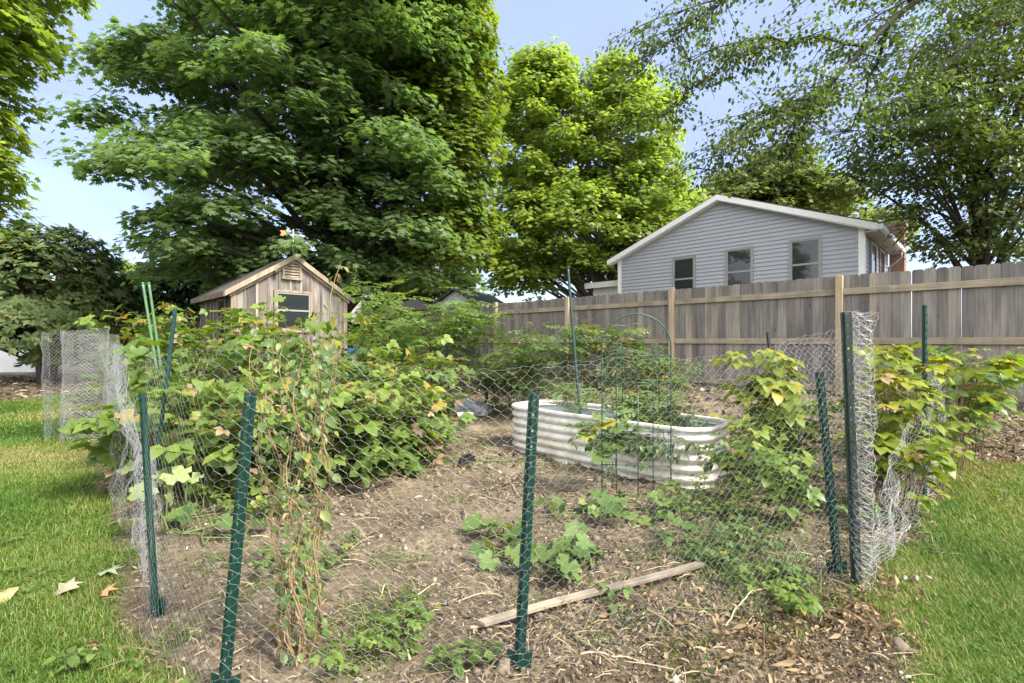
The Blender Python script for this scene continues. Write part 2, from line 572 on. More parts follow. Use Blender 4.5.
M['lf_squash'] = leaf_mat('squash_leaf', [(0, (.07, .125, .038)), (.6, (.125, .195, .05)), (.9, (.22, .28, .07)), (1, (.42, .36, .05))], .32, (1.3, 1.4, .5), .55, .3)
M['lf_pale'] = leaf_mat('pale_squash_leaf', [(0, (.20, .27, .10)), (.6, (.33, .38, .17)), (1, (.47, .47, .18))], .3, (1.2, 1.3, .6), .6, .3)
M['lf_bean'] = leaf_mat('fading_bean_leaf', [(0, (.06, .108, .032)), (.55, (.115, .18, .046)), (.9, (.18, .235, .055)), (1, (.30, .27, .07))], .36, (1.3, 1.3, .5))
M['lf_dry'] = leaf_mat('dried_leaf', [(0, (.13, .092, .06)), (.5, (.25, .18, .105)), (1, (.38, .285, .165))], .2, (1.2, 1.1, .8), .7, .2)
M['grass'] = leaf_mat('lawn_blade', [(0, (.045, .098, .014)), (.45, (.083, .160, .022)), (.8, (.132, .212, .030)), (.93, (.21, .245, .05)), (1, (.32, .28, .13))], .35, (1.3, 1.4, .5), .5, .3)
M['litter'] = leaf_mat('dry_litter', [(0, (.045, .036, .026)), (.35, (.115, .09, .062)), (.65, (.22, .175, .118)), (.88, (.37, .31, .215)), (1, (.58, .50, .38))], .12, (1.1, 1.05, .9), .8, .2)
M['straw'] = leaf_mat('straw_bits', [(0, (.12, .088, .056)), (.6, (.27, .21, .13)), (1, (.48, .40, .27))], .12, (1.1, 1.05, .9), .75, .2)
M['leaf_tan'] = plain('tan_fallen_leaf', (.42, .29, .13), .7, noise=.25, nscale=40)
M['leaf_cream'] = plain('cream_fallen_leaf', (.30, .28, .17), .7, noise=.2, nscale=40)
M['leaf_brown'] = plain('brown_fallen_leaf', (.42, .22, .10), .7, noise=.35, nscale=40)
M['leaf_pale_green'] = plain('pale_green_fallen_leaf', (.24, .31, .16), .7, noise=.2, nscale=40)
M['clod'] = plain('soil_clod', (.21, .172, .125), .95, noise=.45, nscale=30)
M['pebble'] = plain('pale_pebble', (.38, .34, .28), .8, noise=.3, nscale=30)


def ground_mat():
    m, nt, out = new_mat('garden_ground')
    L = nt.links.new
    tc = nd(nt, 'ShaderNodeTexCoord')
    lawn = nd(nt, 'ShaderNodeAttribute', attribute_name='lawn')
    n1 = nd(nt, 'ShaderNodeTexNoise', in_Scale=1.6, in_Detail=6.0, in_Roughness=.6)
    n2 = nd(nt, 'ShaderNodeTexNoise', in_Scale=26.0, in_Detail=8.0, in_Roughness=.72)
    n3 = nd(nt, 'ShaderNodeTexVoronoi', in_Scale=48.0)
    for n in (n1, n2, n3):
        L(tc.outputs['Object'], n.inputs['Vector'])
    soil = ramp(nt, [(.30, (.080, .065, .044)), (.5, (.160, .130, .090)), (.68, (.25, .208, .148))])
    L(n1.outputs['Fac'], soil.inputs['Fac'])
    grit = ramp(nt, [(.30, (.30, .28, .26)), (.5, (.92, .9, .87)), (.70, (1.5, 1.45, 1.36))])
    L(n2.outputs['Fac'], grit.inputs['Fac'])
    mx = nd(nt, 'ShaderNodeMix', data_type='RGBA', blend_type='MULTIPLY')
    mx.inputs['Factor'].default_value = .9
    L(soil.outputs['Color'], mx.inputs[6])
    L(grit.outputs['Color'], mx.inputs[7])
    gr = ramp(nt, [(.3, (.045, .085, .018)), (.55, (.075, .13, .025)), (.75, (.13, .15, .04))])
    L(n2.outputs['Fac'], gr.inputs['Fac'])
    mg = nd(nt, 'ShaderNodeMix', data_type='RGBA')
    L(lawn.outputs['Fac'], mg.inputs['Factor'])
    L(mx.outputs[2], mg.inputs[6])
    L(gr.outputs['Color'], mg.inputs[7])
    p = nd(nt, 'ShaderNodeBsdfPrincipled', in_Roughness=.95)
    p.inputs['Specular IOR Level'].default_value = .15
    L(mg.outputs[2], p.inputs['Base Color'])
    b = nd(nt, 'ShaderNodeBump', in_Strength=.9, in_Distance=.02)
    ad = nd(nt, 'ShaderNodeMath', operation='ADD')
    L(n2.outputs['Fac'], ad.inputs[0])
    mu = nd(nt, 'ShaderNodeMath', operation='MULTIPLY')
    L(n3.outputs['Distance'], mu.inputs[0])
    mu.inputs[1].default_value = .35
    L(mu.outputs[0], ad.inputs[1])
    L(ad.outputs[0], b.inputs['Height'])
    L(b.outputs[0], p.inputs['Normal'])
    L(p.outputs[0], out.inputs['Surface'])
    return m


M['ground'] = ground_mat()


# ------------------------------------------------------------------ ground
def build_ground():
    xs = np.concatenate([[-400, -200, -100, -60, -40, -30, -22], np.arange(-17, -7, .25), np.arange(-7, 7, .04), np.arange(7, 17, .25), [20, 26, 34, 46, 70, 120, 220, 400]])
    ys = np.concatenate([[-200, -100, -50, -25, -12, -6, -3, -1.5, -.5], np.arange(0, 8, .04), np.arange(8, 20, .25), [22, 25, 30, 38, 50, 70, 110, 200, 400]])
    X, Y = np.meshgrid(xs, ys)
    Z = ground_fine(X, Y)
    nx, ny = len(xs), len(ys)
    co = np.stack([X, Y, Z], -1).reshape(-1, 3)
    i = np.arange(nx * ny).reshape(ny, nx)
    q = np.stack([i[:-1, :-1], i[:-1, 1:], i[1:, 1:], i[1:, :-1]], -1).reshape(-1, 4)
    me = bpy.data.meshes.new('ground')
    me.vertices.add(len(co))
    me.vertices.foreach_set('co', co.astype(np.float32).ravel())
    me.loops.add(len(q) * 4)
    me.loops.foreach_set('vertex_index', q.astype(np.int32).ravel())
    me.polygons.add(len(q))
    me.polygons.foreach_set('loop_start', np.arange(0, len(q) * 4, 4, dtype=np.int32))
    me.polygons.foreach_set('use_smooth', np.ones(len(q), dtype=bool))
    me.update(calc_edges=True)
    a = me.attributes.new('lawn', 'FLOAT', 'POINT')
    a.data.foreach_set('value', lawn_mask(X, Y).astype(np.float32).ravel())
    o = link_mesh('ground', me, M['ground'])
    tag(o, 'bare brown garden soil running into green lawn on both sides', 'ground', kind='structure')


build_ground()


def rand_dirs(n, rng):
    d = rng.normal(size=(n, 3))
    return norm(d)


def sample_view(n, ymin, ymax, rng, margin=0.6, wide=1.07):
    """uniform points of the ground in the wedge the place is seen from"""
    y = np.sqrt(rng.uniform(ymin ** 2, ymax ** 2, n))
    x = rng.uniform(-1, 1, n) * (wide * y * 1.0667 + margin)
    return x, y


def build_grass():
    rng = np.random.default_rng(21)
    Ps, Rs, Ss, rs = [], [], [], []
    for ymin, ymax, n, hh, ww in ((.9, 2.6, 330000, .034, .0028), (2.6, 5.0, 300000, .038, .0040), (5.0, 9.0, 190000, .05, .008), (9.0, 14.5, 110000, .055, .015)):
        x, y = sample_view(n, ymin, ymax, rng)
        m = lawn_mask(x, y)
        thin = fbm(x, y, 1.3, 71, 3)
        keep = rng.random(n) < m * np.clip(.35 + 1.3 * thin, .3, 1)
        x, y, thin = x[keep], y[keep], thin[keep]
        k = len(x)
        P = np.stack([x, y, ground_fine(x, y) - .004], 1)
        az = rng.uniform(0, 2 * math.pi, k)
        lean = rng.uniform(.15, 1.1, k)
        tip = np.stack([np.cos(az) * lean, np.sin(az) * lean, np.ones(k)], 1)
        nrm = np.stack([-np.cos(az), -np.sin(az), lean], 1) * -1
        Ps.append(P)
        Rs.append(frames(tip, nrm))
        h = hh * rng.uniform(.5, 1.35, k) * (.7 + .6 * thin)
        Ss.append(np.stack([ww * rng.uniform(.7, 1.4, k), h, h], 1))
        tone = fbm(x, y, .9, 91, 3)
        A, B = ab(x, y)
        near = np.where(A > .5, smooth(1.0, .0, .40 - B), smooth(2.6, .1, .20 - A) * 1.5) * fbm(x, y, 2.2, 55, 3) * 1.6
        rs.append(np.clip(.5 * rng.random(k) + 1.5 * (tone - .5) + .32 + np.where(A < .3, .20, 0) + .15 * near + (rng.random(k) < .016 + .22 * near) * .5, 0, 1))
    o = scatter('lawn_grass', T_BLADE, np.concatenate(Ps), np.concatenate(Rs), np.concatenate(Ss), M['grass'], rnd=np.concatenate(rs))
    tag(o, 'short mown green lawn grass around the fenced garden', 'grass', kind='stuff')
    x, y = sample_view(26000, 1.0, 7.0, rng)
    keep = rng.random(len(x)) < lawn_mask(x, y) * smooth(.56, .72, fbm(x, y, 1.9, 131, 3))
    x, y = x[keep], y[keep]
    k = len(x)
    P = np.stack([x, y, ground_fine(x, y) + rng.uniform(.015, .04, k)], 1)
    o = scatter('lawn_clover', T_TRI, P, frames(rand_dirs(k, rng) * [1, 1, .3], np.array([0, 0, 1.0]) + rand_dirs(k, rng) * .4), rng.uniform(.018, .04, k), M['lf_rasp_deep'])
    tag(o, 'small clover and broadleaf weeds growing in the lawn', 'clover', kind='stuff')
    # straggling grass and weeds inside the plot
    Ps, Rs, Ss = [], [], []
    spots = [(365, 625, .16, 260), (350, 655, .14, 200), (395, 560, .10, 90), (250, 520, .25, 260), (200, 470, .3, 260), (430, 462, .35, 420), (500, 462, .3, 300),
             (735, 520, .32, 620), (755, 565, .25, 520), (775, 605, .2, 320), (715, 580, .15, 200), (770, 500, .25, 300), (645, 585, .06, 40), (130, 560, .15, 200), (560, 470, .3, 160), (160, 520, .2, 160),
             (690, 660, .12, 90), (600, 640, .12, 70), (330, 560, .12, 90), (285, 575, .15, 120), (240, 590, .12, 90), (460, 500, .12, 60), (410, 600, .06, 60), (540, 610, .08, 60), (630, 620, .08, 60), (650, 560, .12, 90), (820, 600, .12, 120), (300, 520, .2, 160), (770, 640, .1, 90), (180, 640, .1, 60), (210, 560, .15, 80), (380, 470, .3, 300), (880, 560, .12, 160), (905, 530, .12, 160), (470, 440, .35, 200)]
    for px, py, rad, n in spots:
        c = at(px, py)
        x = c[0] + rng.normal(size=n) * rad * .6
        y = c[1] + rng.normal(size=n) * rad * .6
        P = np.stack([x, y, ground_fine(x, y) - .004], 1)
        az = rng.uniform(0, 2 * math.pi, n)
        lean = rng.uniform(.2, 1.6, n)
        Ps.append(P)
        Rs.append(frames(np.stack([np.cos(az) * lean, np.sin(az) * lean, np.ones(n)], 1), np.stack([np.cos(az), np.sin(az), -lean], 1)))
        h = .055 * rng.uniform(.5, 1.6, n)
        Ss.append(np.stack([rng.uniform(.0035, .007, n), h, h], 1))
    o = scatter('weed_grass', T_BLADE, np.concatenate(Ps), np.concatenate(Rs), np.concatenate(Ss), M['grass'])
    tag(o, 'sparse tufts of weedy grass growing through the garden soil', 'grass', kind='stuff')


build_grass()


def build_litter():
    rng = np.random.default_rng(5)

    def put(n, ymin, ymax, dens, lift):
        x, y = sample_view(n, ymin, ymax, rng, .2, 1.03)
        A, B = ab(x, y)
        keep = rng.random(n) < dens(x, y, A, B)
        x, y = x[keep], y[keep]
        k = len(x)
        return np.stack([x, y, ground_fine(x, y) + rng.uniform(0, lift, k)], 1), k

    def soil(x, y):
        return 1 - lawn_mask(x, y)

    bare = at(430, 545)

    def d_chip(x, y, A, B):
        patch = smooth(.38, .62, fbm(x, y, 1.6, 44, 3))
        front = smooth(2.3, 1.75, y) * smooth(-.4, .2, x)
        mul = smooth(4.6, 5.8, B) + smooth(12.2, 12.8, A)
        edge = smooth(1.0, .3, A) * smooth(1.4, 2.2, B)
        open_ = smooth(.35, 1.1, np.hypot((x - bare[0]) / 1.0, (y - bare[1]) / 1.3))
        return np.clip(soil(x, y) * (.05 + .35 * patch * open_ + .62 * front + .8 * mul + .7 * edge), 0, 1)

    Ps, Rs, Ss, rs = [], [], [], []
    for ymin, ymax, n, sz in ((1.0, 2.6, 120000, .0085), (2.6, 5.5, 60000, .020), (5.5, 14, 34000, .05)):
        P, k = put(n, ymin, ymax, d_chip, .014)
        tip = rand_dirs(k, rng) * [1, 1, .35]
        nrm = np.array([0, 0, 1.0]) + rand_dirs(k, rng) * .75
        Ps.append(P)
        Rs.append(frames(tip, nrm))
        L = sz * np.clip(rng.gamma(2.4, .46, k), .1, 2.4)
        Ss.append(np.stack([L * rng.uniform(.12, .55, k), L * rng.uniform(.8, 1.8, k), L * rng.uniform(.3, 1.4, k)], 1))
        rs.append(np.clip(rng.normal(.45, .25, k), 0, 1))
    o = scatter('leaf_litter', T_CHIP, np.concatenate(Ps), np.concatenate(Rs), np.concatenate(Ss), M['litter'], rnd=np.concatenate(rs))
    tag(o, 'dry brown leaf litter and bark mulch strewn over the soil', 'leaf litter', kind='stuff')

    P, k = put(30000, 1.0, 6.5, lambda x, y, A, B: soil(x, y) * np.clip(.12 + .7 * smooth(.45, .65, fbm(x, y, 1.2, 66, 3)) + .5 * smooth(2.4, 1.7, y), 0, 1) * np.clip(3.2 / y, 0, 1), .012)
    tip = rand_dirs(k, rng) * [1, 1, .18]
    o = scatter('straw_bits', T_STRAW, P, frames(tip, np.array([0, 0, 1.0]) + rand_dirs(k, rng) * .3),
                np.stack([rng.uniform(.0015, .0045, k), rng.gamma(2.5, .026, k), rng.uniform(.001, .004, k)], 1), M['straw'])
    tag(o, 'pale straw and broken stems scattered over the soil', 'straw', kind='stuff')

    P, k = put(26000, 1.0, 5.5, lambda x, y, A, B: soil(x, y) * .8 * np.clip(2.6 / y, 0, 1), .003)
    R = frames(rand_dirs(k, rng), rand_dirs(k, rng))
    s = rng.gamma(1.6, .0036, k)
    big = rng.random(k) < .95
    o = scatter('soil_clods', T_CLOD, P[big], R[big], s[big], M['clod'])
    tag(o, 'crumbly clods of dry brown soil in the plot', 'soil', kind='stuff')
    o = scatter('soil_pebbles', T_CLOD, P[~big], R[~big], s[~big] * .9, M['pebble'])
    tag(o, 'small pale pebbles sprinkled through the soil', 'pebbles', kind='stuff')

    # curled dead leaves heaped at the front right corner and along the plot edge
    Ps = []
    for px, py, rad, n in ((800, 650, .22, 170), (860, 625, .13, 150), (745, 660, .25, 110), (880, 590, .12, 60), (620, 620, .35, 60), (560, 560, .3, 50), (700, 610, .3, 90), (940, 470, .4, 120), (980, 455, .4, 110), (135, 640, .2, 20), (270, 650, .2, 40)):
        c = at(px, py)
        x = c[0] + rng.normal(size=n) * rad * .6
        y = c[1] + rng.normal(size=n) * rad * .6
        Ps.append(np.stack([x, y, ground_fine(x, y) + rng.uniform(.002, .03, n)], 1))
    P = np.concatenate(Ps)
    k = len(P)
    o = scatter('dead_leaves', T_CURL, P, frames(rand_dirs(k, rng) * [1, 1, .5], np.array([0, 0, 1.0]) + rand_dirs(k, rng) * .8),
                np.stack([rng.uniform(.006, .019, k), rng.gamma(3, .011, k), rng.uniform(.010, .03, k)], 1), M['lf_dry'], smooth_=True)
    tag(o, 'curled tan dead leaves heaped along the edge of the plot', 'dead leaves', kind='stuff')


build_litter()

# ------------------------------------------------------------------ long board fence
RZ_F = -(math.pi / 2 - ANG)
XF = np.array([math.sin(ANG), -math.cos(ANG), 0])
D_FENCE = 8.30


def s_on(px, d):
    dr = ray(px, CY)
    t = d / (N[0] * dr[0] + N[1])
    p = dr * t
    return float(p @ XF), float(t)


def z_on(px, py, d):
    return CAMH + (CY - py) / F * s_on(px, d)[1]


def board_fence(root, x0, x1, z0, h, mat, rng, wid=.118, y=0.0, gap_at=(), name='board_panel'):
    mb = MB()
    x = x0
    while x < x1 - .02:
        w = min(wid * rng.uniform(.94, 1.04), x1 - x)
        gap = .004 if rng.random() < .035 else .0006
        hh = h + rng.uniform(-.009, .009)
        c = min(.024, w * .25)
        a, b = x + .0004, x + w - gap
        t = rng.uniform(-.004, .004)
        mb.prism([(a, z0), (b, z0), (b + t, hh - c), (b - c * .35 + t, hh - c * .3), (b - c + t, hh), (a + c + t, hh), (a + c * .35 + t, hh - c * .3), (a + t, hh - c)],
                 y + rng.uniform(-.002, .002), y + .018 + rng.uniform(0, .003), rng.random())
        x += w
    return mb.build(name, mat, root)


def build_fence():
    rng = random.Random(4)
    s0, _ = s_on(840, D_FENCE)
    o3 = N * D_FENCE + XF * s0
    zb = CAMH - .78
    root = empty('board_fence', (o3[0], o3[1], zb), RZ_F)
    tag(root, 'long weathered grey board fence with dog-ear tops and tan posts', 'fence')
    top = z_on(840, 276, D_FENCE) - zb
    sp = [s_on(p, D_FENCE)[0] - s0 for p in (398, 444, 497, 569, 673, 840)] + [2.5, 5.0]
    for i in range(len(sp) - 1):
        board_fence(root, sp[i], sp[i + 1], -.02, top, M['fence'], rng)
        mb = MB()
        for zc in (top - .235, top * .455, .10):
            mb.box(sp[i] + .048, sp[i + 1] - .048, -.042, -.004, zc - .045, zc + .045, rng.random())
        mb.build('rail', M['fence_rail'], root, .004)
    for i, s in enumerate(sp):
        mb = MB()
        mb.box(s - .046, s + .046, -.096, -.004, -.12, top + .012 + rng.uniform(-.01, .02), rng.random())
        mb.build('post', M['fence_post'], root, .006)


build_fence()


def build_back_fence():
    rng = random.Random(9)
    p = aty(404, 320, 15.2)
    root = empty('dark_fence', (p[0], p[1], .05), 0.18)
    tag(root, 'low dark brown board fence in shade behind the shed', 'fence')
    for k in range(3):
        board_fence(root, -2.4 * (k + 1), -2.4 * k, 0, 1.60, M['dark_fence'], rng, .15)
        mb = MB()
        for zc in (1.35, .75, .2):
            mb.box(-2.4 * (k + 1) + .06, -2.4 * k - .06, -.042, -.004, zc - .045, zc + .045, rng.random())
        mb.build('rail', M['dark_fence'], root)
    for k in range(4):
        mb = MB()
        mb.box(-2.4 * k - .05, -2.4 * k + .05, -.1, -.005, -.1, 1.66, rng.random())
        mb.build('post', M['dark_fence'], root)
    # white panel fence far left, under the big leathery shrub
    a, b = aty(-110, 345, 14.6), aty(40, 345, 14.6)
    root = empty('white_fence', (a[0], a[1], 0), 0)
    tag(root, 'low white panel fence under the big leathery shrub', 'fence')
    w = b[0] - a[0]
    for k in range(2):
        mb = MB()
        mb.box(w / 2 * k + .05, w / 2 * (k + 1) - .05, 0, .04, .12, 1.02)
        mb.build('panel', M['house_white'], root)
    for k in range(3):
        mb = MB()
        mb.box(w / 2 * k - .048, w / 2 * k + .048, -.03, .07, 0, 1.08)
        mb.build('post', M['house_white'], root)


build_back_fence()


# ------------------------------------------------------------------ shed
E_SHED = 10.77


def sh_on(px):
    dr = ray(px, CY)
    t = E_SHED / (U[0] * dr[0] + U[1])
    p = dr * t
    return float(p @ N), float(t)


def build_shed():
    rng = random.Random(12)
    sL, zL = sh_on(232)
    sR, _ = sh_on(346)
    W = sR - sL
    o3 = U * E_SHED + N * sL
    root = empty('garden_shed', (o3[0], o3[1], 0), ANG)
    tag(root, 'small weathered board-and-batten garden shed with a gable roof', 'shed')

    def zz(px, py):
        return CAMH + (CY - py) / F * sh_on(px)[1]

    def xx(px):
        return sh_on(px)[0] - sL
    H, PK, D = zz(232, 289), zz(290, 257), 2.5
    xm = W * .5

    def roof_z(x):
        return PK - (PK - H) * abs(x - xm) / xm
    # front boards
    mb = MB()
    x = 0
    while x < W - .01:
        w = min(.235 * rng.uniform(.85, 1.1), W - x)
        a, b = x, min(x + w - .002, W)
        poly = [(a, 0), (b, 0), (b, roof_z(b))]
        if a < xm < b:
            poly.append((xm, PK))
        poly.append((a, roof_z(a)))
        mb.prism(poly, 0, .022, rng.random())
        x += w
    mb.box(.03, W - .03, D - .02, D, 0, H, .3)
    mb.build('front_wall', M['shed'], root)
    mb = MB()
    x = .235
    while x < W - .1:
        mb.prism([(x - .024, .05), (x + .024, .05), (x + .024, roof_z(x + .024) - .10), (x - .024, roof_z(x - .024) - .10)], -.018, -.001, rng.uniform(.3, 1))
        x += .225
    mb.build('batten', M['shed'], root)
    for xa, xb in ((0, .022), (W - .022, W)):
        mb = MB()
        y = .024
        while y < D - .03:
            w = min(.21 * rng.uniform(.85, 1.1), D - .022 - y)
            mb.box(xa, xb, y, y + w - .003, 0, H - .01, rng.random() * .8)
            y += w
        mb.build('side_wall', M['shed'], root)
    mb = MB()
    y = .22
    while y < D - .1:
        mb.box(-.018, -.001, y - .022, y + .022, .05, H - .06, rng.random() * .8)
        y += .21
    mb.build('side_batten', M['shed'], root)
    for xa, xb in ((-.022, .07), (W - .07, W + .022)):
        mb = MB()
        mb.box(xa, xb, -.021, -.0015, 0, H - .06, rng.random())
        mb.build('corner_board', M['shed_trim'], root)
    # roof with overhang, fascia boards on the gable
    ov, sl = .10, (PK - H) / xm
    for sgn in (-1, 1):
        xe = xm + sgn * (xm + .16)
        ze = PK - sl * (xm + .16)
        mb = MB()
        mb.hexa([(xm, -ov, PK + .005), (xe, -ov, ze + .005), (xe, D + .1, ze + .005), (xm, D + .1, PK + .005),
                 (xm, -ov, PK + .05), (xe, -ov, ze + .05), (xe, D + .1, ze + .05), (xm, D + .1, PK + .05)])
        mb.build('roof', M['shingle'], root)
        mb = MB()
        mb.hexa([(xm, -ov - .024, PK - .055), (xe, -ov - .024, ze - .055), (xe, -ov - .002, ze - .055), (xm, -ov - .002, PK - .055),
                 (xm, -ov - .024, PK + .055), (xe, -ov - .024, ze + .055), (xe, -ov - .002, ze + .055), (xm, -ov - .002, PK + .055)], .7)
        mb.build('fascia', M['shed_trim'], root)
        mb = MB()
        mb.hexa([(xm, -.06, PK - .12), (xe - sgn * .1, -.06, ze - .055), (xe - sgn * .1, -.024, ze - .055), (xm, -.024, PK - .12),
                 (xm, -.06, PK - .01), (xe - sgn * .1, -.06, ze + .04), (xe - sgn * .1, -.024, ze + .04), (xm, -.024, PK - .01)], .3)
        mb.build('rake_board', M['shed_trim'], root)
    # eave edge along the side
    mb = MB()
    xe = xm - (xm + .16)
    ze = PK - sl * (xm + .16)
    mb.box(xe - .018, xe - .002, -ov, D + .1, ze - .06, ze + .045)
    mb.build('eave_board', M['roof_edge'], root)
    # vent
    xa, xb, za, zb = xx(283.5), xx(299), zz(291, 278), zz(291, 264)
    vent = MB()
    vent.box(xa - .03, xb + .03, -.05, -.02, zb, zb + .035, .8)
    vent.box(xa - .03, xa, -.05, -.02, za, zb, .8)
    vent.box(xb, xb + .03, -.05, -.02, za, zb, .8)
    vent.box(xa - .05, xb + .05, -.07, -.02, za - .04, za, .3)
    v = vent.build('vent', M['shed_trim'], root)
    sl_ = MB()
    nsl = 5
    for i in range(nsl):
        z = za + (zb - za) * (i + .15) / nsl
        hgt = (zb - za) / nsl * .62
        sl_.hexa([(xa, -.045, z), (xb, -.045, z), (xb, -.024, z + hgt * .5), (xa, -.024, z + hgt * .5),
                  (xa, -.045, z + hgt * .6), (xb, -.045, z + hgt * .6), (xb, -.024, z + hgt * 1.1), (xa, -.024, z + hgt * 1.1)], .7)
    sl_.build('louvre', M['shed_trim'], v)
    bk = MB()
    bk.box(xa, xb, -.022, -.0195, za, zb)
    bk.build('backing', M['black_plastic'], v)
    # front window
    xa, xb, za, zb = xx(276), xx(309.5), zz(292, 330), zz(292, 293)
    w = MB()
    for q in ((xa - .05, xb + .05, zb, zb + .05), (xa - .05, xb + .05, za - .05, za), (xa - .05, xa, za, zb), (xb, xb + .05, za, zb)):
        w.box(q[0], q[1], -.05, -.0195, q[2], q[3], .35)
    wn = w.build('window', M['shed_trim'], root)
    s = MB()
    s.box(xa + .001, xb - .001, -.03, -.02, za + .001, zb - .001)
    s.build('screen', M['black_screen'], wn)
    f = MB()
    zc = (za + zb) / 2 + .02
    for q in ((xa, xb, zb - .035, zb - .001), (xa, xb, za + .001, za + .035), (xa, xa + .03, za + .035, zb - .035), (xb - .03, xb, za + .035, zb - .035), (xa + .03, xb - .03, zc - .018, zc + .018)):
        f.box(q[0] + .001, q[1] - .001, -.04, -.0305, q[2], q[3])
    f.build('sash', M['win_frame'], wn)
    # side window
    s = MB()
    for q in ((.30, .36, H - 1.15, H - .15), (.78, .84, H - 1.15, H - .15), (.36, .78, H - .21, H - .15), (.36, .78, H - 1.15, H - 1.09)):
        s.box(-.05, -.0195, q[0], q[1], q[2], q[3], .2)
    sw = s.build('window', M['shed'], root)
    s = MB()
    s.box(-.034, -.022, .361, .779, H - 1.089, H - .211)
    s.build('pane', M['glass'], sw)
    # lantern on the front
    xl = xx(274.5)
    ln = MB()
    zl = zz(274, 271)
    ln.tube([(xl, -.08, zl - .07), (xl, -.08, zl + .05)], [.045, .04], 8)
    ln.tube([(xl, -.08, zl + .051), (xl, -.08, zl + .10)], [.055, .008], 8)
    ln.tube([(xl, -.02, zl + .12), (xl, -.08, zl + .12), (xl, -.08, zl + .095)], .006, 5)
    ln.build('lantern', M['rust'], root)
    # weathervane
    xv = xm
    v = MB()
    v.tube([(xv, .02, PK + .04), (xv, .02, PK + .62)], .011, 6)
    wv = v.build('weathervane', M['vane'], root)
    v = MB()
    for a in (0, math.pi / 2):
        d = np.array([math.cos(a + .5), math.sin(a + .5), 0]) * .16
        c = np.array([xv, .02, PK + .25])
        v.tube([c - d, c + d], .007, 5)
        for e in (c - d, c + d):
            v.obox(e, (.02, 0, 0), (0, .006, 0), (0, 0, .025))
    v.build('compass_arms', M['vane'], wv)
    v = MB()
    c = np.array([xv, .02, PK + .50])
    v.tube([c - [.22, 0, 0], c + [.20, 0, 0]], .008, 5)
    v.prism([(xv + .18, PK + .47), (xv + .27, PK + .50), (xv + .18, PK + .53)], .012, .028)
    v.build('arrow', M['vane'], wv)
    v = MB()
    v.prism([(xv - .28, PK + .44), (xv - .18, PK + .45), (xv - .16, PK + .50), (xv - .18, PK + .56), (xv - .28, PK + .55), (xv - .25, PK + .50)], .010, .030)
    v.build('tail', M['copper'], wv)


build_shed()


# ------------------------------------------------------------------ grey house beyond the fence
D_HOUSE = 16.0


